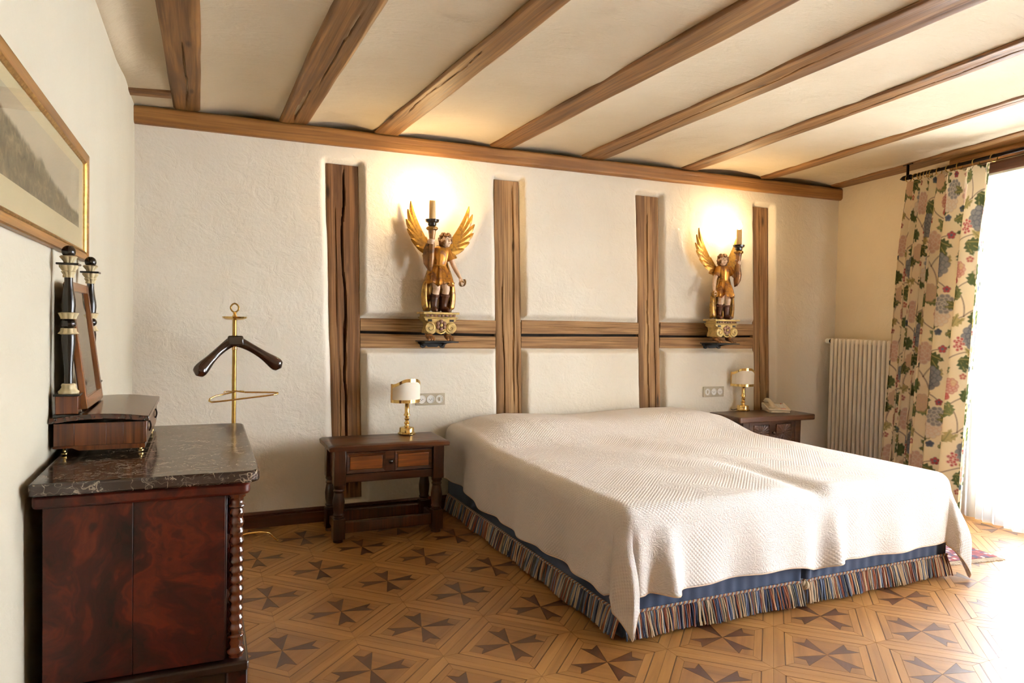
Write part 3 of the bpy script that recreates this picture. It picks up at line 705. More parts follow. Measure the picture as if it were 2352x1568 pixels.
MB().lathe([(.0135, zh-.085), (.015, zh-.08), (.0135, zh-.07), (.015, zh-.065)], 20).build('collar', 'brass', VS, smooth=50)
L0 = ony(480, 922, vy-.07); R0 = ony(638, 910, vy-.02); zt = ony(538, 899, vy)[2]
pts = [(-.03, -.012, zt+.004), (-.06, -.02, zt+.002), (-.055, -.026, zt-.002), (0, -.014, zt)]
tri = [(0, -.014, zt), (L0[0]-vx+.03, -.05, zt-.018), (L0[0]-vx+.004, -.066, zt-.030), (L0[0]-vx, -.074, zt-.040), (L0[0]-vx+.012, -.080, zt-.046), (L0[0]-vx+.05, -.078, zt-.044),
       (R0[0]-vx-.03, -.034, zt-.020), (R0[0]-vx, -.026, zt-.015), (R0[0]-vx+.002, -.020, zt-.011), (R0[0]-vx-.02, -.016, zt-.008), (.06, -.012, zt-.004), (.01, -.013, zt+.004)]
MB().tube(tri, .0048, 10, closed=True).build('trouser_bar', 'brass', VS, smooth=60)
for sgn in (-1, 1): MB().tube([(0, -.013, zt+.001), (sgn*.03, -.012, zt+.004), (sgn*.05, -.016, zt+.002), (sgn*.053, -.02, zt-.003)], .003, 8).build('trouser_hook', 'brass', VS, smooth=60)
MB().lathe([(.0115, .045), (.02, .05), (.022, .075), (.013, .085)], 20).build('hub', 'brass', VS, smooth=50)
ft = onz(640, 1242, .0)
for ang in (math.atan2(ft[1]-vy, ft[0]-vx), math.atan2(ft[1]-vy, ft[0]-vx)+2.09, math.atan2(ft[1]-vy, ft[0]-vx)-2.09):
    rl = .25; pts = [(rl*t*math.cos(ang), rl*t*math.sin(ang), .062-.018*t+.018*math.sin(math.pi*t)-.038*max(0, t-.8)/.2) for t in np.linspace(.04, 1, 16)]
    lg = MB().tube(pts, [.007-.002*t for t in np.linspace(0, 1, 16)], 10).build('leg', 'brass', VS, smooth=60)
    MB().ell((pts[-1][0], pts[-1][1], .0055), (.009, .009, .0055), 12, 8).build('foot', 'brass_dull', lg, smooth=60)

# ------------------------------------------------------------------ nightstands
def turned_leg(x, y, h, r, blk, name, mat, parent, foot=.14):
    lg = MB()
    lg.box(x-blk, x+blk, y-blk, y+blk, h-.20, h); lg.box(x-blk, x+blk, y-blk, y+blk, .02, foot)
    lg.lathe([(r*.9, .0), (r*.9, .0205)], 20, (x, y, 0))
    lg.lathe([(r*.85, foot-.001), (r*.95, foot+.006), (r*.8, foot+.012), (r*1.02, foot+.02), (r*.86, foot+.03), (r*1.0, foot+.06), (r*1.05, (foot+h-.2)/2), (r*.8, h-.245), (r*1.0, h-.235), (r*.78, h-.225), (r*1.0, h-.212), (r*.95, h-.199)], 24, (x, y, 0))
    return lg.build(name, mat, parent, smooth=40, bevel=.003)
NX0, NX1, NY0, NY1, NH = 1.022, 1.748, -.515, -.165, .57
N1 = thing('nightstand', 'old wooden nightstand with one panelled drawer, left of the bed', 'nightstand', ((NX0+NX1)/2, (NY0+NY1)/2, 0), group='nightstands beside the bed')
hx, hy = (NX1-NX0)/2, (NY1-NY0)/2
gxn, gyn = 46, 22
U, V_ = np.meshgrid(np.linspace(-1, 1, gxn), np.linspace(-1, 1, gyn), indexing='ij')
top = MB()
ex = 1+.006*fbm(V_*2, U*0, 61, 3); ey = 1+.008*fbm(U*6, V_*0, 62, 4)
zt_ = NH - .007*(1-sstep(0, .06, 1-np.abs(U)))**2 - .008*(1-sstep(0, .10, 1-np.abs(V_)))**2 + .0015*fbm(U*8, V_*4, 63, 3)
top.grid(np.stack([U*hx*ex, V_*hy*ey, zt_], -1)); nb = gxn*gyn
top.grid(np.stack([U*hx*ex*.992, V_*hy*ey*.985, np.full(U.shape, NH-.034)], -1), flip=True)
ringi = [(i, 0) for i in range(gxn)]+[(gxn-1, j) for j in range(1, gyn)]+[(i, gyn-1) for i in range(gxn-2, -1, -1)]+[(0, j) for j in range(gyn-2, 0, -1)]
for a in range(len(ringi)):
    i, j = ringi[a]; i2, j2 = ringi[(a+1) % len(ringi)]; top.f.append((nb+i*gyn+j, nb+i2*gyn+j2, i2*gyn+j2, i*gyn+j))
top.build('table_top', 'nightstand_wood', N1, smooth=55)
lx, ly, bl = hx-.065, hy-.05, .034
for (x, y) in ((-lx, -ly), (lx, -ly), (-lx, ly), (lx, ly)): turned_leg(x, y, NH-.0345, .033, bl, 'leg', 'nightstand_leg', N1)
ap0, ap1 = NH-.225, NH-.035
box('back_apron', 'nightstand_wood', N1, -lx+bl, lx-bl, ly-.012, ly+.012, ap0, ap1)
for sgn in (-1, 1): box('side_apron', 'nightstand_wood', N1, sgn*lx-.012, sgn*lx+.012, -ly+bl, ly-bl, ap0, ap1)
box('front_rail', 'nightstand_wood', N1, -lx+bl, lx-bl, -ly-.014, -ly+.012, ap0, ap0+.048, bevel=.002)
box('front_rail', 'nightstand_wood', N1, -lx+bl, lx-bl, -ly-.014, -ly+.012, ap1-.014, ap1, bevel=.002)
dr = box('drawer', 'nightstand_wood', N1, -lx+bl+.003, lx-bl-.003, -ly-.012, ly-.03, ap0+.051, ap1-.017, bevel=.002)
dz0, dz1 = ap0+.056, ap1-.022
for (a, b) in ((-lx+bl+.008, -.030), (.030, lx-bl-.008)):
    fr = MB()
    for k, (i0, yo) in enumerate(((0, -.004), (.012, .0))):
        pass
    ring = [((a, dz0), (b, dz0), (b, dz1), (a, dz1)), ((a+.016, dz0+.016), (b-.016, dz0+.016), (b-.016, dz1-.016), (a+.016, dz1-.016))]
    yf = -ly-.0125
    Vv = [(p[0], yf, p[1]) for p in ring[0]]+[(p[0], yf-.007, p[1]) for p in ring[0]]+[(p[0], yf-.002, p[1]) for p in ring[1]]+[(p[0], yf, p[1]) for p in ring[1]]
    F = []
    for lv in range(4):
        for k in range(4): F.append((lv*4+k, lv*4+(k+1) % 4, ((lv+1) % 4)*4+(k+1) % 4, ((lv+1) % 4)*4+k))
    MB().add(Vv, F).build('moulding', 'nightstand_wood', dr, smooth=0, clean=True)
    box('drawer_panel', 'nightstand_panel', dr, a+.0165, b-.0165, yf-.006, yf+.0005, dz0+.0165, dz1-.0165, bevel=.003)
MB().lathe([(.006, 0), (.005, -.01), (.012, -.016), (.013, -.023), (.008, -.029), (.001, -.030)], 20, (0, -ly-.0125, (dz0+dz1)/2), axis='y').build('drawer_knob', 'knob_dark', dr, smooth=50, clean=True)
for yy in (-ly, ly): box('stretcher', 'nightstand_leg', N1, -lx+bl, lx-bl, yy-.016, yy+.016, .05, .115, bevel=.006)
for sgn in (-1, 1): box('stretcher', 'nightstand_leg', N1, sgn*lx-.014, sgn*lx+.014, -ly+bl, ly-bl, .05, .10, bevel=.006)

# right nightstand: carved drawer fronts
H2 = .60
c_fl, c_fr = onz(1703, 960, H2), onz(1870, 947, H2)
ang2 = math.atan2(c_fr[1]-c_fl[1], c_fr[0]-c_fl[0]); ang2 = 0.0; c_fl[1] = -.425; w2_ = .80; d2_ = .36
N2 = thing('nightstand', 'dark oak nightstand with carved rosette drawer fronts, right of the bed', 'nightstand', (c_fl[0], c_fl[1], 0), ang2, group='nightstands beside the bed')
tp = [(x, y) for (x, y) in [(0, .012), (.012, 0), (w2_-.012, 0), (w2_, .012), (w2_, d2_-.012), (w2_-.012, d2_), (.012, d2_), (0, d2_-.012)]]
MB().prism(tp, H2-.045, H2).build('table_top', 'oak_dark', N2, smooth=0, bevel=.010, clean=True)
bx0, bx1, by0, by1 = .075, w2_-.115, .045, d2_-.03
for (x, y) in ((bx0+.03, by0+.03), (bx1-.03, by0+.03), (bx0+.03, by1-.03), (bx1-.03, by1-.03)): turned_leg(x, y, H2-.0455, .028, .03, 'leg', 'oak_dark', N2)
box('case', 'oak_dark', N2, bx0+.0605, bx1-.0605, by0+.012, by1-.002, H2-.235, H2-.0456)
for x in (bx0+.004, bx1-.016): box('side_apron', 'oak_dark', N2, x, x+.012, by0+.061, by1-.061, H2-.235, H2-.0456)
d2 = box('drawer', 'oak_dark', N2, bx0+.062, bx1-.062, by0+.001, by0+.0115, H2-.225, H2-.052, bevel=.002)
mx_ = (bx0+bx1)/2; pw = .165; ph = .135; zc2 = H2-.138
for cx_ in (mx_-.035-pw/2, mx_+.035+pw/2):
    n_, m_ = 61, 49
    U, V_ = np.meshgrid(np.linspace(-1, 1, n_), np.linspace(-1, 1, m_), indexing='ij')
    rr = np.hypot(U, V_*1.0); th = np.arctan2(V_, U)
    car = .004*np.abs(np.cos(th*9))*sstep(.18, .3, rr)*(1-sstep(1.0, 1.15, rr)) + .006*(1-sstep(.05, .16, rr)) + .003*np.abs(np.cos(th*4))*(1-sstep(.1, .25, rr))
    car = np.maximum(car, .007*sstep(.93, .96, np.maximum(np.abs(U), np.abs(V_))))
    edge = np.maximum(np.abs(U), np.abs(V_)) > .999
    Yc = by0+.0005 - np.where(edge, -.002, car)
    mb = MB().grid(np.stack([cx_+U*pw/2, Yc, zc2+V_*ph/2], -1)); mb.build('carved_panel', 'oak_dark', d2, smooth=40)
MB().lathe([(.006, 0), (.005, -.008), (.012, -.014), (.013, -.021), (.007, -.027), (.001, -.028)], 20, (mx_, by0+.001, zc2), axis='y').build('drawer_knob', 'knob_dark', d2, smooth=50, clean=True)
for yy in (by0+.03, by1-.03): box('stretcher', 'oak_dark', N2, bx0+.0605, bx1-.0605, yy-.014, yy+.014, .05, .11, bevel=.005)

# ------------------------------------------------------------------ brass table lamps with half shades
q = NT('lamp_shade'); v = q.coord(); d = q.n('BsdfDiffuse', {'Color': srgb((253, 246, 230))}); t = q.n('BsdfTranslucent', {'Color': srgb((252, 234, 200))})
mx = q.n('MixShader', {0: .22, 1: d.outputs[0], 2: t.outputs[0]}); q.t.links.new(mx.outputs[0], q.out.inputs[0]); M['lamp_shade'] = q.m
plain('bulb_white', (240, 236, 226), .3)
def lamp(x, y, z, label, face, cordside):
    T = thing('table_lamp', label, 'table lamp', (x, y, z), group='brass bedside lamps')
    MB().lathe([(.050, .001), (.056, .003), (.057, .010), (.048, .016), (.047, .042), (.044, .046), (.030, .049), (.022, .050)], 36).build('base', 'brass', T, smooth=40)
    MB().lathe([(.020, .050), (.014, .056), (.013, .064), (.019, .072), (.013, .081), (.010, .088), (.016, .096), (.017, .100), (.011, .108), (.012, .114), (.021, .121), (.021, .126), (.015, .134), (.0145, .195), (.017, .199), (.017, .206), (.0165, .222)], 28).build('stem', 'brass', T, smooth=40)
    MB().tube([(0, 0, .222), (0, 0, .25)], .012, 16).build('socket', 'white_plastic', T, smooth=50)
    MB().lathe([(.010, .250), (.012, .258), (.018, .275), (.017, .292), (.009, .315), (.001, .325)], 20).build('bulb', 'bulb_white', T, smooth=60)
    sh = bpy.data.objects.new('half_shade', None)
    Rr, half, z0, zs, za = .098, R_(93), .208, .318, .352
    n = 49; th = np.linspace(-half, half, n)
    def ztop(u): u = abs(u); return za if u < .18 else (za-(za-zs-.0)*sstep(.18, .82, u) if u < .82 else zs+.0*u)
    def pt(a, z, r=Rr): return (r*math.sin(a)*1.0, -r*math.cos(a)*.86+.028, z)
    cloth = MB(); P = np.array([[pt(a, z0+(ztop(a/half)-z0)*k/8) for k in range(9)] for a in th]); cloth.grid(P)
    so = cloth.build('shade_panel', 'lamp_shade', T, smooth=60, solid=.0015)
    so.rotation_euler = (0, 0, face)
    bw_ = .016
    for nm, lo, hi in (('bottom_band', lambda a: z0-.004, lambda a: z0+bw_), ('top_band', lambda a: ztop(a/half)-bw_, lambda a: ztop(a/half)+.004)):
        b = MB(); V = []
        for a in th: V += [pt(a, lo(a), Rr+.0022), pt(a, hi(a), Rr+.0022), pt(a, hi(a), Rr-.003), pt(a, lo(a), Rr-.003)]
        F = [(0, 1, 2, 3), tuple(4*(n-1)+k for k in (3, 2, 1, 0))]
        for i in range(n-1):
            for k in range(4): F.append((4*i+k, 4*i+4+k, 4*i+4+(k+1) % 4, 4*i+(k+1) % 4))
        b.add(V, F).build(nm, 'brass', so, smooth=40, clean=True)
    for sgn in (-1, 1):
        b = MB(); V = []
        for zz in (z0-.004, zs+.004):
            for a, r in ((half, Rr+.003), (half-R_(11), Rr+.003), (half-R_(11), Rr-.0035), (half, Rr-.0035)): V.append(pt(sgn*a, zz, r))
        b.add(V, [(0, 1, 2, 3), (7, 6, 5, 4)]+[(k, (k+1) % 4, 4+(k+1) % 4, 4+k) for k in range(4)]).build('side_band', 'brass', so, smooth=0, clean=True)
    MB().tube([pt(-half, z0+.004), (-.03, .02, z0+.008), (0, 0, z0+.010), (.03, .02, z0+.008), pt(half, z0+.004)], .003, 8).build('shade_bracket', 'brass', so, smooth=60)
    if cordside: MB().tube([(-.047, .01, .012), (-.06, .012, .014), (-.07, .02, .008), (-.072, .04, .0045), (-.06, .07, .0045), (-.03, .10, .0045)], .003, 8).build('power_cord', 'cord_black', T, smooth=60)
    return T
l1 = onz(934, 997, NH+.001); lamp(l1[0], l1[1], NH+.001, 'brass table lamp with cream half shade on the left nightstand', R_(14), False)
l2 = onz(1706, 943, H2+.001); lamp(l2[0], l2[1], H2+.001, 'brass table lamp with cream half shade beside the telephone', R_(-16), True)

# ------------------------------------------------------------------ wall sockets
def sockets(xl, xr, z0, z1, label, first):
    w_ = xr-xl; T = thing('socket_plate', label, 'wall socket', ((xl+xr)/2, -.008, (z0+z1)/2), group='triple wall sockets')
    h_ = (z1-z0)/2
    box('plate', 'socket_plate', T, -w_/2, w_/2, -.007, .001, -h_, h_, bevel=.003)
    for k in (-1, 0, 1):
        cx_ = k*w_*.30
        so = MB().lathe([(.027, -.0072), (.028, -.0105), (.025, -.0115), (.024, -.008), (.001, -.008)], 28, (cx_, 0, 0), axis='y').build('socket', 'white_plastic', T, smooth=40, clean=True)
        if k == first: 
            MB().prism([(cx_-.006, -.013), (cx_+.006, -.013), (cx_+.006, .013), (cx_-.006, .013)], -.0125, -.0080, axis='y').build('switch_rocker', 'socket_plate', so, smooth=0, bevel=.001, clean=True)
            for sx_ in (-.016, .016): MB().lathe([(.002, -.0079), (.002, -.0086)], 10, (cx_+sx_, 0, 0), axis='y').build('hole', 'socket_black', so, smooth=0, clean=True)
        else:
            for (a, b) in ((-.009, 0), (.009, 0), (0, -.006)): MB().lathe([(.0028, -.0079), (.0028, -.0086)], 10, (cx_+a, 0, b), axis='y').build('hole', 'socket_black', so, smooth=0, clean=True)
sockets(1.677, 1.886, .724, .804, 'triple wall socket plate behind the left brass lamp', 1)
sockets(4.112, 4.328, .716, .80, 'triple wall socket plate left of the right brass lamp', -1)

# ------------------------------------------------------------------ telephone on the right nightstand
ph0 = onz(1742, 948, H2+.001); ph1 = onz(1815, 943, H2+.001)
TEL = thing('telephone', 'beige corded desk telephone on the dark oak nightstand', 'telephone', (4.72, -.20, H2+.0005), R_(-28))
q = [(-.11, 0), (.11, 0), (.11, .016), (.02, .040), (-.11, .066), (-.115, .05)]
MB().prism([(-.085+0, 0), (.085, 0), (.085, .018), (-.085, .018)], -.10, .10, axis='y').add([], []).build('foot_plate', 'ivory_plastic', TEL, smooth=0, bevel=.004, clean=True)
# wedge body: high at the back (+y)
bodyp = [(-.105, .0185), (.10, .0185), (.105, .062), (.07, .066), (-.105, .030)]
MB().prism(bodyp, -.09, .09, axis='x').build('body', 'ivory_plastic', TEL, smooth=30, bevel=.006, clean=True)
hs = MB()
hp = [(-.055, y, .0) for y in (-.095, -.06, 0, .05, .085)]
def zb_(y): return .030+(y+.105)*.036/.175
pts = [(-.055, y, zb_(y)+dz) for (y, dz) in ((-.10, .012), (-.085, .020), (-.05, .033), (0, .036), (.045, .032), (.075, .020), (.09, .012))]
hs.tube(pts, [.010, .020, .0165, .0155, .0165, .021, .012], 16, flat=.8)
hs.ell((-.055, -.082, zb_(-.082)+.013), (.026, .022, .013), 18, 10); hs.ell((-.055, .076, zb_(.076)+.013), (.026, .022, .013), 18, 10)
hs.build('handset', 'ivory_plastic', TEL, smooth=60)
for i in range(4):
    for j in range(3):
        y = -.06+i*.024; x = .0+j*.024; MB().box(x, x+.016, y, y+.013, zb_(y)-.001, zb_(y)+.0065).build('key', 'white_plastic', TEL, smooth=0, bevel=.001)
MB().box(.0, .07, .045, .066, zb_(.05), zb_(.062)+.004).build('display', 'socket_plate', TEL, smooth=0)
MB().box(.01, .05, -.094, -.088, zb_(-.094), zb_(-.088)+.0012).build('red_mark', 'red_print', TEL, smooth=0)
MB().ell((.05, .036, zb_(.036)+.002), (.006, .006, .004), 10, 6).build('button', 'red_print', TEL, smooth=60)
pts = []
N_ = 300
for k in range(N_+1):
    t = k/N_; x = -.06-.045*math.sin(math.pi*t)**.7+.10*t; y = -.102-.035*math.sin(math.pi*t)-.012*math.sin(t*9); a = t*2*math.pi*34
    pts.append((x+.006*math.cos(a)*.4, y+.006*math.cos(a)*.9, .0105+.0065*math.sin(a)))
MB().tube(pts, .0022, 6).build('coil_cord', 'ivory_plastic', TEL, smooth=60)

# ------------------------------------------------------------------ radiator on the right wall
RAD = thing('radiator', 'tall white column radiator on the window wall beside the curtain', 'radiator', wallpt(0, 0, 0), 0)
RAD.rotation_euler = (0, 0, -math.pi/2-AR)      # local x along the wall (t), local y into the room... (off = -y)
plain('radiator_white', (232, 222, 205), .35)
NS = 16; t0r, t1r = .115, .93; pitch = (t1r-t0r)/NS; z0r, z1r = .20, 1.213
for k in range(NS):
    tc = t0r+pitch*(k+.5)
    sec = MB()
    prof = [(tc-.0165, -.10), (tc+.0165, -.10)]
    for oo in (.062, .125):      # two columns deep
        sec.lathe([(.010, z0r), (.0165, z0r+.02), (.0165, z1r-.03), (.0155, z1r-.012), (.010, z1r-.002), (.002, z1r)], 14, (tc, -oo, 0))
    sec.box(tc-.019, tc+.019, -.125, -.062, z1r-.045, z1r-.008); sec.box(tc-.019, tc+.019, -.125, -.062, z0r+.008, z0r+.045)
    sec.build('section', 'radiator_white', RAD, smooth=40, bevel=.004)
for zz in (z0r+.0265, z1r-.0265): MB().tube([(t0r-.006, -.094, zz), (t1r+.006, -.094, zz)], .021, 16).build('header_tube', 'radiator_white', RAD, smooth=50)
for tt in (t0r+.15, t1r-.15):
    for zz in (.30, 1.05): box('wall_bracket', 'radiator_white', RAD, tt-.01, tt+.01, -.07, -.001, zz-.012, zz+.012)
MB().tube([(t0r-.006, -.094, z1r-.0265), (t0r-.045, -.094, z1r-.0265)], .011, 14).build('valve_body', 'brass_dull', RAD, smooth=50)
MB().lathe([(.014, -.03), (.018, -.026), (.018, -.02)], 18, (t0r-.012, -.094, z1r-.0265), axis='x').build('valve_ring', 'iron_dark', RAD, smooth=40)
MB().lathe([(.017, 0), (.022, -.006), (.022, -.042), (.019, -.05), (.001, -.052)], 22, (t0r-.042, -.094, z1r-.0265), axis='x', flute=lambda a, z: .03*math.sin(12*a)).build('valve_knob', 'white_plastic', RAD, smooth=40, clean=True)
MB().tube([(t1r-.02, -.094, z0r), (t1r-.02, -.094, .0)], .009, 12).build('pipe', 'radiator_white', RAD, smooth=50)

# ================================================================== bed
BX0, BX1, BYF, BYH = 1.915, 3.955, -2.165, -.035
BED = thing('bed', 'wide double bed with blue fringed skirt under the white bedspread', 'bed', ((BX0+BX1)/2, (BYF+BYH)/2, 0))
bo = np.array([(BX0+BX1)/2, (BYF+BYH)/2, 0])
q = NT('skirt_blue'); v = q.coord(); nz = q.noise(q.mapping(v, (300, 300, 300)), 1, 2); b2 = q.noise(v, 6, 4)
q.bs(Base_Color=q.mix(b2, srgb((46, 58, 84)), srgb((66, 80, 108))), Roughness=.9, Sheen_Weight=.15); q.bump(nz, .3, .001); M['skirt_blue'] = q.m
plain('mattress_white', (214, 208, 196), .9)
mid = 2.915
for (a, b) in ((BX0+.02, mid-.004), (mid+.004, BX1-.02)):
    box('divan_base', 'skirt_blue', BED, a-bo[0], b-bo[0], BYF+.02-bo[1], BYH-bo[1], .03, .30, bevel=.01)
    box('mattress', 'mattress_white', BED, a-bo[0], b-bo[0], BYF+.02-bo[1], BYH-bo[1], .301, .50, bevel=.04)
# skirt around foot and both sides, with a pleat in the middle of the foot
def skirt_path():
    pts = []
    for t in np.linspace(0, 1, 60): pts.append((BX0, BYH+(BYF-BYH)*t, -1, 0))
    for x in np.linspace(BX0, BX1, 220)[1:]:
        dy = -.012*math.exp(-((x-mid+.03)/.02)**2)+.02*math.exp(-((x-mid)/.010)**2)-.010*math.exp(-((x-mid-.03)/.02)**2)
        pts.append((x, BYF+dy, 0, -1))
    for t in np.linspace(0, 1, 40)[1:]: pts.append((BX1, BYF+(BYH-BYF)*t, 1, 0))
    return pts
SP = skirt_path(); zs = np.linspace(.012, .31, 14)
P = np.array([[(x-bo[0]+nx_*(.004*math.sin(i*.7)*(1-z/.31)), y-bo[1]+ny_*(.004*math.sin(i*.9)*(1-z/.31)), z) for z in zs] for i, (x, y, nx_, ny_) in enumerate(SP)])
# radiating gathers near the pleat
for i, (x, y, nx_, ny_) in enumerate(SP):
    if ny_: P[i, :, 1] += .007*np.sin((x-mid)*110)*np.exp(-abs(x-mid)/.12)*(zs/.31)
MB().grid(P).build('skirt', 'skirt_blue', BED, smooth=60, solid=.003)
# rope trim and fringe cords
q = NT('fringe_yarn'); c = q.n('VertexColor', layer_name='Col').outputs[0]; v = q.coord()
tw = q.n('TexWave', {'Vector': q.mapping(v, (1, 1, 1), rot=(.6, .6, 0)), 'Scale': 90.0, 'Distortion': .5}).outputs[1]
q.bs(Base_Color=q.mix(q.math('MULTIPLY', tw, .35), c, q.mix(.5, c, (.12, .08, .06, 1))), Roughness=.9); q.bump(tw, .5, .002); M['fringe_yarn'] = q.m
YARN = [srgb(c)[:3] for c in ((74, 88, 116), (52, 66, 96), (122, 136, 158), (208, 190, 160), (196, 176, 148), (156, 92, 62), (134, 74, 54), (104, 104, 98), (186, 160, 130))]
def fringe(path, nrm, seed, nm):
    rg = random.Random(seed); mb = MB(); cols = []
    A = np.array(path); seg = np.r_[0, np.cumsum(np.linalg.norm(np.diff(A, axis=0), axis=1))]; L = seg[-1]; n = int(L/.0082)
    for k in range(n):
        s_ = (k+.5+rg.uniform(-.2, .2))*L/n; x = np.interp(s_, seg, A[:, 0]); y = np.interp(s_, seg, A[:, 1])
        fl = .028+.008*math.sin(k*.13)+rg.uniform(-.004, .004); tx = rg.uniform(-.004, .004); wv = rg.uniform(.001, .003); ph = rg.uniform(0, 6)
        pts = []
        zb = .011+rg.uniform(0, .006)
        for j in range(7):
            t = j/6; z = .112+(zb-.112)*t
            d = .004+fl*t**.8; s2_ = tx*t+wv*math.sin(ph+t*5)
            pts.append((x+nrm[0]*d+abs(nrm[1])*s2_-bo[0], y+nrm[1]*d+abs(nrm[0])*s2_-bo[1], z))
        a0 = len(mb.v); mb.tube(pts, .0040, 6); c = YARN[rg.randrange(len(YARN))]; cols += [c]*(len(mb.v)-a0)
    o = mb.build(nm, 'fringe_yarn', BED, smooth=60); set_col(o, np.array(cols)); o['kind'] = 'stuff'; return o
foot = [(x, y) for (x, y, a, b) in SP if b]; left = [(x, y) for (x, y, a, b) in SP if a == -1]
fringe([(BX0, BYF)]+foot, (0, -1), 3, 'fringe'); fringe(left, (-1, 0), 4, 'fringe')
for pth, nr, nm in (([(BX0, BYF)]+foot, (0, -1), 'a'), (left, (-1, 0), 'b')):
    mb = MB(); cols = []
    for ph, c in ((0, YARN[3]), (math.pi*2/3, YARN[5]), (math.pi*4/3, YARN[2])):
        A = np.array(pth); seg = np.r_[0, np.cumsum(np.linalg.norm(np.diff(A, axis=0), axis=1))]; L = seg[-1]; n = int(L/.0035); pts = []
        for k in range(n+1):
            s_ = L*k/n; a = s_/.012*2*math.pi/1.0*.5+ph; x = np.interp(s_, seg, A[:, 0]); y = np.interp(s_, seg, A[:, 1])
            pts.append((x+nr[0]*(.008+.0035*math.cos(a))-bo[0], y+nr[1]*(.008+.0035*math.cos(a))-bo[1], .115+.0035*math.sin(a)))
        a0 = len(mb.v); mb.tube(pts, .0036, 6); cols += [c]*(len(mb.v)-a0)
    o = mb.build('rope_trim', 'fringe_yarn', BED, smooth=60); set_col(o, np.array(cols))
mb = MB(); kn = []
for k in range(3): 
    pts = [(mid-bo[0]+.018*math.cos(a)*(1-.2*k), BYF-bo[1]-.016-.006*k+.008*math.sin(2*a+k), .098+.014*math.sin(a+k)) for a in np.linspace(0, 2*math.pi, 20)[:-1]]
    mb.tube(pts, .006, 8, closed=True)
o = mb.build('trim_knot', 'fringe_yarn', BED, smooth=60); set_col(o, np.tile(np.array(YARN[3]), (len(mb.v), 1)))

# ------------------------------------------------------------------ bedspread
q = NT('bedspread_cotton'); v = q.coord('UV')
bigm = q.noise(v, 3.2, 3, .8); wv = q.n('TexVoronoi', {'Vector': q.mapping(v, (75, 75, 1), rot=(0, 0, R_(45))), 'Scale': 1.0, 'Randomness': 0.0}).outputs[0]
dot = q.ramp(wv, [(.1, (1, 1, 1)), (.55, (0, 0, 0))])
vd = q.n('VectorMath', {0: v, 1: q.n('VectorMath', {0: q.noise(v, 14, 3, 0, .5, 1), 'Scale': .10}, operation='SCALE').outputs[0]}, operation='ADD').outputs[0]
fl = q.n('TexVoronoi', {'Vector': q.mapping(vd, (62, 105, 1)), 'Scale': 1.0}, feature='DISTANCE_TO_EDGE').outputs[0]
flo = q.ramp(fl, [(.02, (.35, .35, .35)), (.25, (1, 1, 1))])
msk = q.ramp(bigm, [(.46, (0, 0, 0)), (.54, (1, 1, 1))])
wr_ = q.noise(q.mapping(vd, (26, 26, 1)), 1, 4, .6)
hgt = q.math('ADD', q.mix(msk, dot, flo), q.math('MULTIPLY', wr_, .5))
q.bs(Base_Color=q.mix(q.noise(v, 2, 2), srgb((231, 226, 221)), srgb((236, 231, 227))), Roughness=.95, Sheen_Weight=.1, Specular_IOR_Level=.15)
q.bump(hgt, .42, .005); M['bedspread_cotton'] = q.m
plain('spread_piping', (222, 200, 178), .9)
fx0, fx1, fy = BX0+.045, BX1-.045, BYF+.045          # flat part of the top
Dl, Df, Dr, rr0 = .405, .395, .43, .07
pill_x = [1.86, 1.95, 2.115, 2.311, 2.5, 2.759, 3.0, 3.127, 3.518, 3.765, 3.90, 4.02]
pill_z = [.555, .598, .646, .663, .655, .637, .640, .649, .664, .662, .634, .60]
def topz(x, y):
    base = .548 + .004*fbm(np.asarray(x)*2.2, np.asarray(y)*2.2, 71, 3)
    pz = np.interp(x, pill_x, pill_z)-.548
    h = sstep(-.85, -.38, y)*(1-.12*sstep(-.2, -.03, y))
    tr = -.030*np.exp(-((np.asarray(x)-2.99-.03*np.sin(np.asarray(y)*3))/.07)**2)*(1-sstep(-2.0, -1.25, y)) + .012*np.exp(-((np.asarray(x)-2.80)/.16)**2)*(1-sstep(-2.1, -1.2, y))
    wr = .005*np.sin((np.asarray(x)*1.2+np.asarray(y)*.7)*9)*np.exp(-((np.asarray(x)-2.8)/.5)**2)
    return base + pz*h + tr + wr*(1-h)
S = np.r_[np.linspace(-Dl, 0, 46)[:-1], np.linspace(0, fx1-fx0, 170), (fx1-fx0)+np.linspace(0, Dr, 46)[1:]]
T = np.r_[np.linspace(-Df, 0, 46)[:-1], np.linspace(0, BYH+.002-fy, 150)]
SS, TT = np.meshgrid(S, T, indexing='ij')
W_ = fx1-fx0
aL = np.maximum(-SS, 0); aR = np.maximum(SS-W_, 0); bF = np.maximum(-TT, 0)
xf = fx0+np.clip(SS, 0, W_); yf_ = fy+np.maximum(TT, 0)
def drop(e):   # horizontal run, vertical drop along a rounded edge
    a = np.minimum(e/rr0, math.pi/2); ex = np.maximum(e-rr0*math.pi/2, 0)
    return rr0*np.sin(a), rr0*(1-np.cos(a))+ex, ex
a = aL+aR; r = np.hypot(a, bF); run, dz, ex = drop(r)
ph = np.arctan2(bF, a+1e-9)          # 0 = side, pi/2 = foot
sgn = np.where(aL > 0, -1, np.where(aR > 0, 1, 0))
PX = xf + np.where(r > 0, sgn*run*np.cos(ph)*(a > 0), 0); PY = yf_ - np.where(bF > 0, run*np.sin(ph), 0)
Z0_ = topz(np.clip(xf, fx0, fx1), yf_)
PZ = Z0_ - dz
side = (a > 0) & (bF == 0); ft_ = (a == 0) & (bF > 0); cor = (a > 0) & (bF > 0)
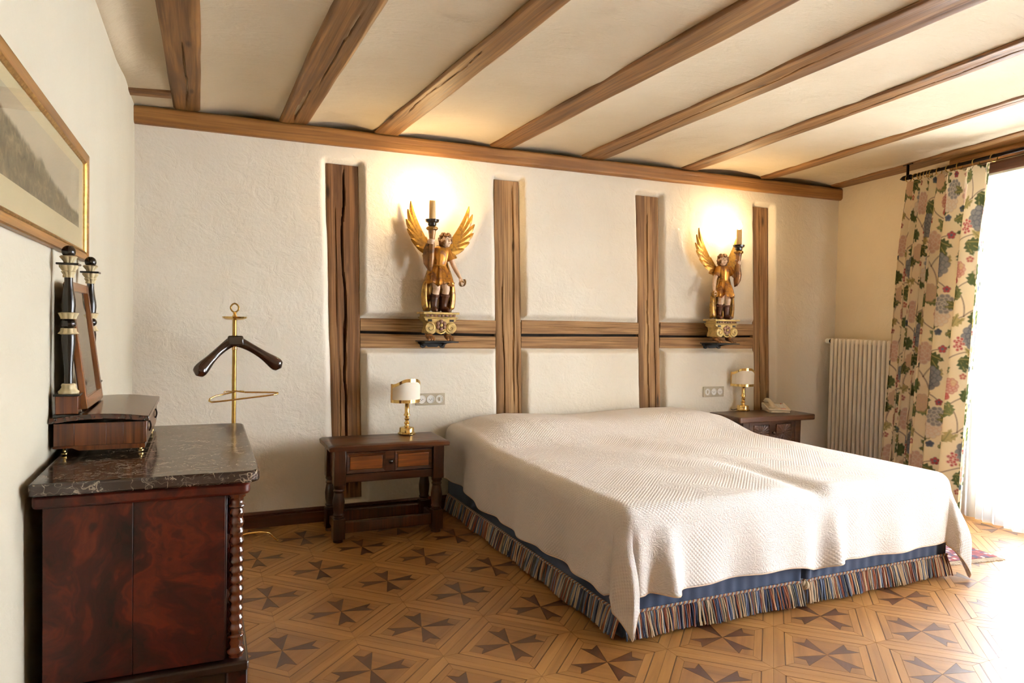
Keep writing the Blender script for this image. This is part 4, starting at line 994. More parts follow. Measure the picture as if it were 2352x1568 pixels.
# folds on sides and foot
PX = np.where(side, PX+sgn*ex*(.05+.05*np.sin(yf_*9+1)+.04*np.sin(yf_*23)) , PX)
u = SS
yo = .05+.045*np.sin(u*8.5+.6)+.03*np.sin(u*21)+.20*np.exp(-((u-1.13)/.05)**2)-.10*np.exp(-((u-1.02)/.05)**2)+.22*np.exp(-((u-.155)/.045)**2)-.12*np.exp(-((u-.07)/.035)**2)
PY = np.where(ft_, PY-ex*yo, PY)
pd = np.degrees(ph)
def ipl(xs, ys): return np.interp(pd, xs, ys)
wgt = sstep(.08, .40, r)
lx_ = ipl([0, 12, 28, 45, 60, 75, 90], [-.025, -.04, -.055, .012, .045, .035, .045]); ly_ = ipl([0, 12, 28, 45, 60, 75, 90], [.045, .035, -.01, -.065, -.055, .005, -.03])
rx_ = ipl([0, 12, 28, 45, 60, 75, 90], [.03, .055, .10, .06, -.02, -.04, -.045]); ry_ = ipl([0, 12, 28, 45, 60, 75, 90], [.045, .04, .0, -.10, -.09, -.03, -.03])
PX = np.where(cor & (sgn < 0), PX*(1-wgt)+(BX0+lx_)*wgt, PX); PY = np.where(cor & (sgn < 0), PY*(1-wgt)+(BYF+ly_)*wgt, PY)
PX = np.where(cor & (sgn > 0), PX*(1-wgt)+(BX1+rx_)*wgt, PX); PY = np.where(cor & (sgn > 0), PY*(1-wgt)+(BYF+ry_)*wgt, PY)
PZ = np.maximum(PZ, .006+.01*np.abs(np.sin(SS*40)))
# gentle smoothing of the drape
for it in range(3):
    for A in (PX, PY, PZ):
        B = A.copy(); A[1:-1, 1:-1] = .5*B[1:-1, 1:-1]+.125*(B[2:, 1:-1]+B[:-2, 1:-1]+B[1:-1, 2:]+B[1:-1, :-2])
PY = np.minimum(PY, -.012)
P = np.stack([PX, PY, PZ], -1); c0 = np.array([(BX0+BX1)/2, (BYF+BYH)/2, .55])
BS = thing('bedspread', 'white embossed cotton bedspread draped over the double bed', 'bedspread', tuple(c0))
o = MB().grid(P-c0).build('cover', 'bedspread_cotton', BS, smooth=80, solid=.004); set_uv(o, np.stack([SS, TT], -1).reshape(-1, 2))
hem = [P[0, j]-c0 for j in range(P.shape[1]-1, -1, -1)]+[P[i, 0]-c0 for i in range(1, P.shape[0])]+[P[-1, j]-c0 for j in range(1, P.shape[1])]
MB().tube(hem, .0035, 6).build('hem_piping', 'spread_piping', BS, smooth=60)

# ================================================================== floral curtain
RODZ = 2.447; ROFF = .20
def wp(t, off, z): return np.array(wallpt(t, off, z))
NU, NV = 620, 640
uu = np.linspace(0, 1, NU); vv_ = np.linspace(0, 1, NV)     # v: 0 top, 1 bottom
ttop = np.interp(uu, [0, .52, 1], [1.015, 1.36, 1.745]); tbot = np.interp(uu, [0, .5, 1], [.935, 1.25, 1.675])
phs = np.interp(uu, [0, .5, .62, 1], [0, 4.6, 5.3, 7.3])*2*math.pi
Uu, Vv = np.meshgrid(np.arange(NU), vv_, indexing='ij')
Tt = ttop[Uu]*(1-Vv)+tbot[Uu]*Vv
amp = np.interp(uu, [0, .5, .7, 1], [.034, .040, .052, .046])
A = amp[Uu]*(.55+.75*sstep(0, .25, Vv)) * (1+.18*fbm(Uu*.014, Vv*3, 81, 2))
ph = phs[Uu]+.5*fbm(Uu*.0083, Vv*2.2, 82, 2)+.4*Vv
Oo = ROFF+.012 + A*np.sin(ph) + .04*Vv + .01*np.sin(ph*.5+1)*Vv
Tt = Tt + .35*A*np.sin(ph*2)*.6
topdrop = .010*np.sin(phs[Uu]*1.0)**2*(1-sstep(0, .05, Vv))
Zz = (RODZ-.035-topdrop)*(1-Vv)+.012*Vv
sa, ca = math.sin(AR), math.cos(AR)
P = np.stack([XC-sa*Tt-ca*Oo, -ca*Tt+sa*Oo, Zz], -1)
midrow = P[:, NV//2]; ulen = np.r_[0, np.cumsum(np.linalg.norm(np.diff(midrow, axis=0), axis=1))]
CU = ulen[Uu].ravel(); CV = ((1-Vv)*2.42).ravel()
# painted embroidery in cloth metres
base = srgb((234, 219, 186))[:3]
colr = np.tile(np.array(base), (CU.size, 1))
GRN, GR2, OLV = (80, 90, 56), (106, 112, 70), (172, 156, 104); BRN = (84, 46, 36); RED = (160, 58, 56); PNK = (200, 164, 142); GRY = (138, 137, 134); BLU = (88, 98, 112); WHT = (216, 204, 186); TAN = (206, 176, 140); DBL = (70, 72, 92)
def blend(idx, w_, c):
    c = np.array(srgb(c)[:3]); colr[idx] = colr[idx]*(1-w_[:, None])+c*w_[:, None]
def sub(cx, cy, R): return np.where((np.abs(CU-cx) < R) & (np.abs(CV-cy) < R))[0]
def soft(d, e=.0045): return np.clip(.5-d/e*.5, 0, 1)
def discs(cx, cy, pts, fill, line, lw=.0028):
    R = max(math.hypot(x, y)+r for x, y, r in pts)+.01; i = sub(cx, cy, R); x = CU[i]-cx; y = CV[i]-cy
    for (px_, py_, r) in pts:
        d = np.hypot(x-px_, (y-py_)*1.0)-r; blend(i, soft(d), line); blend(i, soft(d+lw), fill)
def peony(cx, cy, R, fill, line):
    pts = [(R*.72*math.cos(a), R*.85*math.sin(a), R*.30) for a in np.arange(10)*2*math.pi/10]+[(R*.42*math.cos(a+.4), R*.5*math.sin(a+.4), R*.27) for a in np.arange(7)*2*math.pi/7]+[(R*.16*math.cos(a), R*.18*math.sin(a), R*.2) for a in np.arange(4)*math.pi/2]
    discs(cx, cy, pts, fill, line)
def leaf1(cx, cy, ang, L, Wd, c, vein):
    i = sub(cx, cy, L+.01); x = CU[i]-cx; y = CV[i]-cy; a = x*math.cos(ang)+y*math.sin(ang); b = -x*math.sin(ang)+y*math.cos(ang)
    t = np.clip(a/L, 0, 1); hw = Wd*np.sin(np.pi*t**.8)*(1+.28*np.sin(t*24)); d = np.abs(b)-hw; ok = (a > 0) & (a < L)
    blend(i, soft(d)*ok, c); blend(i, soft(np.abs(b)-.0022)*ok*(a < L*.8), vein)
def leaves(cx, cy, ang, L, c, vein, k=3, sp=.55):
    for j in range(k): leaf1(cx, cy, ang+(j-(k-1)/2)*sp, L*(1-.18*abs(j-(k-1)/2)), L*.20, c, vein)
def stem(pts, w_=.0034, c=BRN):
    P_ = np.array(pts); cx, cy = P_.mean(0); R = np.abs(P_-P_.mean(0)).max()+.02; i = sub(cx, cy, R); x = CU[i]; y = CV[i]; dm = np.full(len(i), 9.0)
    for p0, p1 in zip(P_[:-1], P_[1:]):
        d = p1-p0; t = np.clip(((x-p0[0])*d[0]+(y-p0[1])*d[1])/(d@d), 0, 1); dm = np.minimum(dm, np.hypot(x-p0[0]-t*d[0], y-p0[1]-t*d[1]))
    blend(i, soft(dm-w_*.5, .0045), c)
def flower5(cx, cy, R, c, c2): discs(cx, cy, [(R*.6*math.cos(a), R*.6*math.sin(a), R*.42) for a in np.arange(5)*2*math.pi/5+.3], c, c2, .002); discs(cx, cy, [(0, 0, R*.28)], c2, c2)
UR, VR = .44, .80
for ku in range(-1, int(ulen[-1]/UR)+2):
    for kv in range(-1, 4):
        ox, oy = ku*UR, kv*VR+(.30 if ku % 2 else 0)-.2
        q_ = lambda x, y: (ox+x, oy+y)
        def arc(x0, y0, x1, y1, bend): 
            mx_, my_ = (x0+x1)/2-(y1-y0)*bend, (y0+y1)/2+(x1-x0)*bend
            return [((1-t)**2*(ox+x0)+2*t*(1-t)*(ox+mx_)+t*t*(ox+x1), (1-t)**2*(oy+y0)+2*t*(1-t)*(oy+my_)+t*t*(oy+y1)) for t in np.linspace(0, 1, 9)]
        kx_, ky_ = UR/.50, VR/.93
        q_ = lambda x, y: (ox+x*kx_, oy+y*ky_)
        def arc(x0, y0, x1, y1, bend):
            x0, x1, y0, y1 = x0*kx_, x1*kx_, y0*ky_, y1*ky_
            mx_, my_ = (x0+x1)/2-(y1-y0)*bend, (y0+y1)/2+(x1-x0)*bend
            return [((1-t)**2*(ox+x0)+2*t*(1-t)*(ox+mx_)+t*t*(ox+x1), (1-t)**2*(oy+y0)+2*t*(1-t)*(oy+my_)+t*t*(oy+y1)) for t in np.linspace(0, 1, 9)]
        for s_ in ((.05, .0, .17, .22, .2), (.17, .22, .12, .42, -.2), (.17, .22, .33, .30, .15), (.12, .42, .28, .58, .2), (.28, .58, .22, .80, -.2), (.28, .58, .44, .66, .2), (.22, .80, .05, .93, .15), (.22, .80, .40, .88, .2), (.33, .30, .44, .22, .2), (.12, .42, .02, .52, -.2)): stem(arc(*s_), .0056)
        for (x, y, an_, L, c1, c2, k_) in ((.20, .12, 2.6, .12, GR2, OLV, 3), (.27, .24, -.6, .13, GRN, OLV, 3), (.10, .36, 3.4, .12, GRN, GR2, 3), (.20, .50, .9, .11, OLV, GR2, 2), (.34, .62, -1.0, .14, GRN, OLV, 3), (.24, .72, 2.4, .12, GR2, OLV, 3),
                                          (.30, .84, .7, .12, GRN, GR2, 3), (.09, .90, 3.6, .10, OLV, GR2, 2), (.42, .40, 1.6, .10, OLV, GR2, 2), (.45, .78, .2, .10, GR2, OLV, 2), (.02, .08, 1.2, .11, GRN, OLV, 3), (.02, .66, 2.9, .09, GR2, OLV, 2), (.36, .26, 2.0, .09, OLV, GR2, 2)):
            leaves(*q_(x, y), an_, L, c1, c2, k_)
        peony(*q_(.36, .42), .078, GRY, DBL); peony(*q_(.10, .62), .076, PNK, WHT); peony(*q_(.40, .93), .066, WHT, TAN); peony(*q_(.12, .20), .058, TAN, PNK); peony(*q_(.43, .10), .064, GRY, WHT); peony(*q_(.22, .95), .05, PNK, RED)
        discs(*q_(.26, .36), [(.026*math.cos(a)*r_, .042*math.sin(a)*r_, .011) for r_ in (1, .5) for a in np.arange(7)*.9], RED, (226, 206, 186), .002)
        flower5(*q_(.44, .66), .028, RED, BLU); flower5(*q_(.44, .22), .024, RED, DBL); flower5(*q_(.02, .52), .024, BLU, GRN); flower5(*q_(.40, .80), .024, BLU, DBL); flower5(*q_(.05, .80), .022, (150, 60, 70), TAN); flower5(*q_(.30, .10), .022, RED, TAN)
        discs(*q_(.20, .86), [(0, 0, .018), (0, .016, .013)], (176, 100, 92), RED); discs(*q_(.24, .05), [(0, 0, .018), (0, -.014, .013)], TAN, (180, 140, 100))
q = NT('curtain_crewel'); c = q.n('VertexColor', layer_name='Col').outputs[0]; nz = q.noise(q.mapping(q.coord(), (500, 500, 500)), 1, 2)
d = q.n('BsdfDiffuse', {'Color': c, 'Roughness': .6}); t = q.n('BsdfTranslucent', {'Color': c}); bp = q.n('Bump', {'Height': nz, 'Strength': .3, 'Distance': .001}); q.t.links.new(bp.outputs[0], d.inputs['Normal'])
mx = q.n('MixShader', {0: .16, 1: d.outputs[0], 2: t.outputs[0]}); q.t.links.new(mx.outputs[0], q.out.inputs[0]); M['curtain_crewel'] = q.m
CUR = thing('curtain', 'cream curtain embroidered with flowers and leaves, drawn to the left of the window', 'curtain', wallpt(1.3, ROFF, 0))
o = MB().grid(P-np.array(wallpt(1.3, ROFF, 0))).build('fabric', 'curtain_crewel', CUR, smooth=80); set_col(o, colr)
ringt = [1.02, 1.09, 1.125, 1.16, 1.185, 1.215, 1.245, 1.30, 1.385, 1.47, 1.60, 1.735]
nv = np.array([-ca, sa, 0]); dv = np.array([-sa, -ca, 0]); ctr = np.array(wallpt(1.3, ROFF, 0))
for rt in ringt:
    c0_ = np.array(wallpt(rt, ROFF, RODZ-.011))-ctr; tl = random.uniform(-.3, .3)
    MB().tube([c0_+.024*(math.cos(a)*(nv*math.cos(tl)+dv*math.sin(tl))+math.sin(a)*np.array([0, 0, 1])) for a in np.linspace(0, 2*math.pi, 21)[:-1]], .0032, 8, closed=True).build('curtain_ring', 'brass_dull', CUR, smooth=60)
ROD = thing('curtain_rod', 'black iron curtain rod with pointed finial below the last ceiling beam', 'curtain rod', wallpt(1.0, ROFF, RODZ))
rc = np.array(wallpt(1.0, ROFF, RODZ))
MB().tube([wp(.99, ROFF, RODZ)-rc, wp(5.0, ROFF, RODZ)-rc], .0115, 16).build('rod', 'iron_dark', ROD, smooth=50)
fin = [wp(t, ROFF, RODZ)-rc for t in (.995, .985, .975, .96, .935)]
MB().tube(fin, [.013, .018, .018, .013, .001], 16).build('finial', 'iron_dark', ROD, smooth=50)
for tb in (1.0, 3.3, 4.95):
    bz = zc(wallpt(tb, ROFF, 0)[0])
    br = MB().tube([wp(tb+.012, ROFF, RODZ)-rc, wp(tb+.012, ROFF, bz-.004)-rc], .010, 12).build('bracket', 'iron_dark', ROD, smooth=50)
    MB().tube([wp(tb-.018, ROFF, RODZ)-rc, wp(tb+.042, ROFF, RODZ)-rc], .019, 14).build('bracket_cup', 'iron_dark', br, smooth=50)
    MB().tube([wp(tb-.03, ROFF, bz-.006)-rc, wp(tb+.055, ROFF, bz-.006)-rc], .008, 8, flat=.5).build('bracket_foot', 'iron_dark', br, smooth=50)

# ------------------------------------------------------------------ sheer curtain
q = NT('sheer'); tr = q.n('BsdfTransparent', {'Color': (1, 1, 1, 1)}); tl = q.n('BsdfTranslucent', {'Color': (.93, .95, .97, 1)}); df = q.n('BsdfDiffuse', {'Color': (.93, .95, .97, 1)})
m1 = q.n('MixShader', {0: .4, 1: tl.outputs[0], 2: df.outputs[0]}); m2 = q.n('MixShader', {0: .55, 1: tr.outputs[0], 2: m1.outputs[0]}); q.t.links.new(m2.outputs[0], q.out.inputs[0]); M['sheer'] = q.m
for k, (ta, tb, lb) in enumerate(((1.40, 3.10, 'sheer white net curtain hanging behind the floral curtain'),)):
    nu, nv_ = 520, 24
    u = np.linspace(0, 1, nu); vq = np.linspace(0, 1, nv_); Ui, Vi = np.meshgrid(u, vq, indexing='ij')
    t = ta+(tb-ta)*Ui; phx = t*2*math.pi/.075+1.5*fbm(t*4, Vi*1.2, 90+k, 2)
    off = .075+.016*np.sin(phx)*(.6+.5*Vi)+.010*np.sin(t*2*math.pi/.21+2*Vi)*Vi; t2 = t+.006*np.sin(2*phx)
    z = 2.352*(1-Vi)+.012*Vi
    c0_ = np.array(wallpt((ta+tb)/2, .075, 0)); SHT = thing('sheer_curtain', lb, 'sheer curtain', tuple(c0_))
    MB().grid(np.stack([XC-sa*t2-ca*off, -ca*t2+sa*off, z], -1)-c0_).build('net_fabric', 'sheer', SHT, smooth=80)
    tk = MB(); wbox(tk, ta-.03, tb+.03, .066, .088, 2.352, 2.366); tk.v = [tuple(np.array(p)-c0_) for p in tk.v]; tk.build('curtain_track', 'white_paint', SHT, smooth=0, clean=True)

# ------------------------------------------------------------------ rug
q = NT('rug_wool'); v = q.coord(); vo = q.n('TexVoronoi', {'Vector': q.mapping(v, (26, 26, 0)), 'Scale': 1.0}, distance='CHEBYCHEV').outputs
wv = q.n('TexWave', {'Vector': v, 'Scale': 14.0, 'Distortion': 3.0, 'Detail': 2.0}).outputs[1]
c = q.ramp(vo[0], [(.1, srgb((206, 190, 172))), (.25, srgb((120, 46, 44))), (.45, srgb((60, 54, 78))), (.6, srgb((140, 66, 58)))], 'CONSTANT')
q.bs(Base_Color=q.mix(q.math('MULTIPLY', wv, .4), c, srgb((70, 50, 66))), Roughness=.95); q.bump(q.noise(v, 400, 2), .4, .002); M['rug_wool'] = q.m
plain('rug_fringe', (226, 216, 200), .9)
RUG = thing('rug', 'small patterned rug with white fringe between the bed and the window', 'rug', (4.34, -1.30, 0), R_(-8))
box('pile', 'rug_wool', RUG, -.30, .30, -.76, .76, .0005, .009, bevel=.002)
mb = MB()
for sgn in (-1, 1):
    for k in range(90):
        x = -.297+k*.594/89; mb.tube([(x, sgn*.758, .004), (x+random.uniform(-.004, .004), sgn*(.782+random.uniform(0, .012)), .0032), (x+random.uniform(-.008, .008), sgn*(.80+random.uniform(0, .01)), .003)], .0026, 5)
o = mb.build('rug_tassels', 'rug_fringe', RUG, smooth=60); o['kind'] = 'stuff'

# ================================================================== carved angel sconces
def goldleaf(name, gold, dark, amt, rough=.32, metal=.75, scale=22):
    q = NT(name); v = q.coord(); n1 = q.noise(v, scale, 6, .8, .6); n2 = q.noise(v, scale*4, 4)
    m = q.ramp(n1, [(.46, (0, 0, 0)), (.62, (1, 1, 1))]); f = q.math('MULTIPLY', m, amt)
    q.bs(Base_Color=q.mix(f, srgb(gold), srgb(dark)), Metallic=q.math('MULTIPLY', q.math('SUBTRACT', 1.0, f), metal), Roughness=q.math('ADD', q.math('MULTIPLY', n2, .2), rough-.1))
    q.bump(n2, .25, .002); M[name] = q.m
goldleaf('gold_tunic', (190, 132, 56), (92, 44, 20), .85)
goldleaf('gold_wing', (194, 148, 66), (104, 66, 26), .65, scale=30)
goldleaf('gold_cape', (178, 136, 68), (82, 50, 24), .8)
goldleaf('gold_ped', (214, 186, 118), (120, 92, 52), .5, metal=.45)
goldleaf('boot_leather', (92, 52, 30), (40, 20, 12), .7, metal=.1, rough=.4)
goldleaf('horn_carved', (150, 104, 60), (66, 36, 22), .8, metal=.3)
goldleaf('skin_painted', (226, 196, 166), (186, 140, 110), .35, metal=0.0, rough=.4, scale=40)
goldleaf('hair_painted', (126, 86, 46), (66, 40, 22), .6, metal=.25)
goldleaf('flower_painted', (138, 100, 78), (84, 52, 42), .6, metal=.1)
plain('candle_wax', (214, 178, 118), .5)
plain('eye_dark', (40, 26, 20), .3)
plain('lip_red', (176, 96, 80), .5)
plain('black_cup', (28, 20, 16), .3, coat=.4)
plain('iron_black', (30, 32, 36), .6, metal=.3)
q = NT('bulb_glow'); em = q.n('Emission', {'Color': (1.0, .70, .36, 1), 'Strength': BULB_WATTS/(math.pi*.0036)}); q.t.links.new(em.outputs[0], q.out.inputs[0]); M['bulb_glow'] = q.m

def remeshed(mb, name, mat, parent, vox=.0028, it=4):
    me = bpy.data.meshes.new('tmp'); me.from_pydata(mb.v, [], mb.f); me.update()
    bm = bmesh.new(); bm.from_mesh(me); bmesh.ops.recalc_face_normals(bm, faces=bm.faces); bm.to_mesh(me); bm.free()
    t = bpy.data.objects.new('tmp', me); COL.objects.link(t)
    md = t.modifiers.new('r', 'REMESH'); md.mode = 'VOXEL'; md.voxel_size = vox
    ms = t.modifiers.new('s', 'SMOOTH'); ms.factor = .5; ms.iterations = it
    dg = bpy.context.evaluated_depsgraph_get(); ev = t.evaluated_get(dg); nm = bpy.data.meshes.new_from_object(ev)
    bpy.data.objects.remove(t); bpy.data.meshes.remove(me)
    nm.name = name; nm.materials.clear(); nm.materials.append(M[mat]); nm.polygons.foreach_set('use_smooth', [True]*len(nm.polygons))
    o = bpy.data.objects.new(name, nm); COL.objects.link(o); o.parent = parent; return o
def capsule(mb, pts, r, n=12):
    rr = r if hasattr(r, '__len__') else [r]*len(pts); mb.tube(pts, rr, n)
    mb.ell(pts[0], rr[0], n, 8); mb.ell(pts[-1], rr[-1], n, 8)
def feather(b, t, w_, curve, y, parent, sgn, thick=.007, mat='gold_wing'):
    b = np.array(b); t = np.array(t); d = t-b; L = np.linalg.norm(d); nrm = np.array([-d[1], d[0]])/L; c = (b+t)/2+nrm*curve
    ns, nw = 18, 9; V = []; F = []
    for i in range(ns):
        s_ = i/(ns-1); p = (1-s_)**2*b+2*s_*(1-s_)*c+s_*s_*t; tg = 2*(1-s_)*(c-b)+2*s_*(t-c); tg /= np.linalg.norm(tg)+1e-9; nn = np.array([-tg[1], tg[0]])
        hw = w_*.5*(max(0, math.sin(math.pi*(s_*.93+.05)**.75)))**.7+.0006
        for j in range(nw):
            e = -1+2*j/(nw-1); dp = thick*(1-abs(e)**1.5)+.0018*math.exp(-(e/.12)**2)+.0007*math.sin(s_*46+abs(e)*7)*(1-abs(e))
            q2 = p+nn*hw*e; V.append((sgn*q2[0], y-dp-.012*s_*0, q2[1]))
        for j in range(nw):
            e = -1+2*j/(nw-1); q2 = p+nn*hw*e; V.append((sgn*q2[0], y+.003*(1-abs(e)), q2[1]))
    st = 2*nw
    for i in range(ns-1):
        for j in range(nw-1):
            F.append((i*st+j, (i+1)*st+j, (i+1)*st+j+1, i*st+j+1)); F.append((i*st+nw+j, i*st+nw+j+1, (i+1)*st+nw+j+1, (i+1)*st+nw+j))
        F.append((i*st, i*st+nw, (i+1)*st+nw, (i+1)*st)); F.append((i*st+nw-1, (i+1)*st+nw-1, (i+1)*st+2*nw-1, i*st+2*nw-1))
    F.append(tuple(list(range(nw))+list(range(2*nw-1, nw-1, -1)))); k = (ns-1)*st; F.append(tuple(list(range(k+nw-1, k-1, -1))+list(range(k+nw, k+2*nw))))
    return MB().add(V, F).build('feather', mat, parent, smooth=50, clean=True)

def angel(xc, label, blabel, mir, headturn):
    """mir=+1: torch on the viewer's left"""
    ZB = 1.163; YA = -.125
    A = thing('angel_sconce', label, 'angel sconce', (xc, YA, ZB), group='carved angel candle sconces')
    X = lambda x: mir*x
    p3 = lambda x, y, z: (mir*x, y, z)
    # ---- pedestal
    ped = MB().prism([(X(x), z) for (x, z) in ((-.112, .150), (.112, .150), (.108, .135), (.085, .122), (.078, .10), (.088, .075), (.092, .05), (.05, .046), (.03, .062), (-.03, .062), (-.05, .046), (-.092, .05), (-.088, .075), (-.078, .10), (-.085, .122), (-.108, .135))], -.052, .075, axis='y').build('pedestal', 'gold_ped', A, smooth=30, bevel=.004, clean=True)
    MB().box(-.125, .125, -.068, .085, .176, .190).box(-.117, .117, -.06, .08, .150, .158).box(-.106, .106, -.05, .075, .158, .176).build('pedestal_top', 'gold_ped', ped, smooth=0, bevel=.003)
    for k in range(8): MB().box(-.10+k*.0262, -.10+k*.0262+.016, -.058, -.0505, .160, .174).build('dentil', 'flower_painted', ped, smooth=0, bevel=.002)
    for sg in (-1, 1):
        cx_ = sg*.072; vol = MB().lathe([(.034, -.062), (.036, -.056), (.036, -.045)], 28, (cx_, 0, .088), axis='y').build('volute', 'gold_ped', ped, smooth=40, clean=True)
        pts = [(cx_+sg*(.031-.0042*a)*math.cos(a*1.0+1.2), -.064, .088+(.031-.0042*a)*math.sin(a*1.0+1.2)) for a in np.linspace(0, 6.8, 40)]
        MB().tube(pts, .0042, 8).build('scroll', 'gold_ped', vol, smooth=60)
        MB().box(sg*.075-.014, sg*.075+.014, -.0562, -.0525, .128, .143).build('inset', 'black_cup', ped, smooth=0)
        pw = MB()
        for k in (-1, 0, 1): capsule(pw, [(sg*.065+k*.014, -.02, .026), (sg*.065+k*.017, -.05, .020), (sg*.065+k*.019, -.068, .010)], [.013, .012, .0085], 10)
        pw.ell((sg*.065, -.005, .036), (.026, .03, .022)); pw.tube([(sg*.065, 0, .03), (sg*.07, .01, .06)], .02, 12)
        remeshed(pw, 'claw_foot', 'horn_carved', ped, .003, 3)
    fl_ = MB().ell((0, -.064, .105), (.011, .009, .011)).build('rosette', 'gold_ped', ped, smooth=60)
    for k in range(6):
        a = k*math.pi/3+.5; MB().ell((.024*math.cos(a), -.059, .105+.024*math.sin(a)), (.0145, .008, .0145), 12, 8).build('petal', 'flower_painted', fl_, smooth=60)
    MB().tube([(-.03, -.052, .066), (-.016, -.058, .054), (0, -.060, .050), (.016, -.058, .054), (.03, -.052, .066)], .006, 8).build('swag', 'gold_ped', ped, smooth=60)
    # ---- figure
    Z = .191
    bd = MB()
    hx_ = .032; hc = np.array(p3(hx_, -.022, Z+.472)); HS = 1.24
    # torso and legs
    bd.ell(p3(.0, 0, Z+.27), (.045, .034, .045)); bd.ell(p3(.004, 0, Z+.385), (.050, .034, .048)); bd.tube([p3(0, 0, Z+.26), p3(.002, 0, Z+.33), p3(.004, 0, Z+.39)], [.04, .036, .042], 14)
    capsule(bd, [p3(.006, 0, Z+.41), p3(.020, -.008, Z+.44), p3(.027, -.014, Z+.458)], [.024, .0155, .015])
    for (hp, kn_, an, fo) in (((-.026, 0, .255), (-.026, -.030, .152), (-.034, -.008, .045), (-.036, -.048, .014)), ((.026, 0, .255), (.042, -.028, .150), (.036, .0, .045), (.055, -.040, .014))):
        capsule(bd, [p3(hp[0], hp[1], Z+hp[2]), p3((hp[0]+kn_[0])/2, (hp[1]+kn_[1])/2-.004, Z+(hp[2]+kn_[2])/2), p3(kn_[0], kn_[1], Z+kn_[2])], [.033, .031, .0245])
        capsule(bd, [p3(kn_[0], kn_[1], Z+kn_[2]), p3((kn_[0]*.6+an[0]*.4), kn_[1]*.6+an[1]*.4+.006, Z+.112), p3(an[0], an[1], Z+an[2])], [.024, .0245, .015])
        capsule(bd, [p3(an[0], an[1]+.006, Z+.014), p3(fo[0], fo[1], Z+.013)], [.0135, .011])
    # raised arm with torch, hanging arm with scroll
    sh, el, ha = (-.050, 0, .408), (-.100, -.030, .338), (-.082, -.066, .452)
    capsule(bd, [p3(sh[0], sh[1], Z+sh[2]), p3((sh[0]+el[0])/2, -.016, Z+.370), p3(el[0], el[1], Z+el[2])], [.022, .0185, .016])
    capsule(bd, [p3(el[0], el[1], Z+el[2]), p3(-.096, -.045, Z+.385), p3(ha[0]-.008, ha[1]+.012, Z+ha[2]-.014)], [.0165, .0165, .011])
    bd.ell(p3(-.090, -.058, Z+.452), (.013, .016, .016))
    tx_, ty_ = -.079, -.078
    for k, (fz, fr_) in enumerate(((.468, 1.0), (.459, 1.06), (.450, 1.02), (.4415, .9))):      # fingers closing round the torch
        R0_ = .0185; an = np.linspace(2.6, 5.4*fr_, 6)
        capsule(bd, [p3(tx_+R0_*math.cos(a), ty_+R0_*math.sin(a), Z+fz-.001*i) for i, a in enumerate(an)], [.0048, .0046, .0044, .0042, .004, .0036], 8)
    capsule(bd, [p3(-.088, -.060, Z+.462), p3(-.070, -.056, Z+.472), p3(-.060, -.068, Z+.476), p3(-.0595, -.080, Z+.475)], [.006, .0055, .005, .004], 8)
    s2_, e2, h2 = (.056, 0, .404), (.098, -.010, .310), (.130, -.046, .232)
    capsule(bd, [p3(s2_[0], s2_[1], Z+s2_[2]), p3(.080, -.004, Z+.355), p3(e2[0], e2[1], Z+e2[2])], [.022, .0185, .0165])
    capsule(bd, [p3(e2[0], e2[1], Z+e2[2]), p3(.114, -.026, Z+.272), p3(h2[0], h2[1], Z+h2[2])], [.0165, .0155, .011])
    bd.ell(p3(.134, -.052, Z+.220), (.012, .011, .016))
    for k, dx in enumerate((-.009, -.003, .003, .009)):
        capsule(bd, [p3(.134+dx, -.058, Z+.212), p3(.135+dx*1.1, -.068, Z+.200-.002*(k in (1, 2))), p3(.134+dx*1.1, -.066, Z+.189), p3(.133+dx, -.056, Z+.186)], [.0045, .0042, .004, .0035], 8)
    capsule(bd, [p3(.124, -.054, Z+.222), p3(.120, -.066, Z+.210), p3(.124, -.070, Z+.200)], [.005, .0045, .004], 8)
    # head with face, turned
    def hd(x, y, z):   # head-local (x right, y back, z up) -> angel-local
        c_, s_ = math.cos(headturn), math.sin(headturn); x, y, z = x*HS, y*HS, z*HS; return (hc[0]+x*c_-y*s_, hc[1]+x*s_+y*c_, hc[2]+z)
    bd.ell(hc, (.0285*HS, .030*HS, .034*HS)); bd.ell(hd(0, -.008, -.014), (.0225*HS, .022*HS, .024*HS)); bd.ell(hd(0, -.021, -.030), (.009*HS, .008*HS, .007*HS))
    bd.tube([hd(0, -.028, .010), hd(0, -.0345, -.004), hd(0, -.031, -.008)], [.0043, .0072, .005], 8)
    for sg in (-1, 1):
        bd.ell(hd(sg*.014, -.020, -.010), (.009*HS, .008*HS, .009*HS)); bd.tube([hd(sg*.005, -.0305, .012), hd(sg*.012, -.029, .0145), hd(sg*.019, -.024, .011)], .0034, 8); bd.ell(hd(sg*.029, .0, -.004), (.004*HS, .006*HS, .009*HS))
    bd.ell(hd(0, -.0305, -.0165), (.007*HS, .003*HS, .0022*HS)); bd.ell(hd(0, -.030, -.0205), (.006*HS, .003*HS, .0022*HS))
    fig = remeshed(bd, 'figure', 'skin_painted', A, .0024, 3)
    for sg in (-1, 1): MB().ell(hd(sg*.0110, -.0272, .0055), (.0037, .0020, .0019), 10, 8).build('eye', 'eye_dark', fig, smooth=60)
    MB().ell(hd(0, -.0318, -.0185), (.0062, .0022, .0016), 10, 8).build('mouth', 'lip_red', fig, smooth=60)
    rg = random.Random(5); hr = MB()
    for k in range(95):
        a = rg.uniform(0, 2*math.pi); zz = rg.uniform(-.032, .036); rad = math.sqrt(max(0, 1-(zz/.040)**2))
        x_, y_ = .0325*rad*math.cos(a), .0335*rad*math.sin(a)
        if y_ < -.010 and zz < .019 and abs(x_) < .024: continue
        if y_ < 0 and abs(x_) < .02 and zz < .012: continue
        hr.ell(hd(x_, y_, zz), rg.uniform(.0062, .0088)*HS, 8, 6)
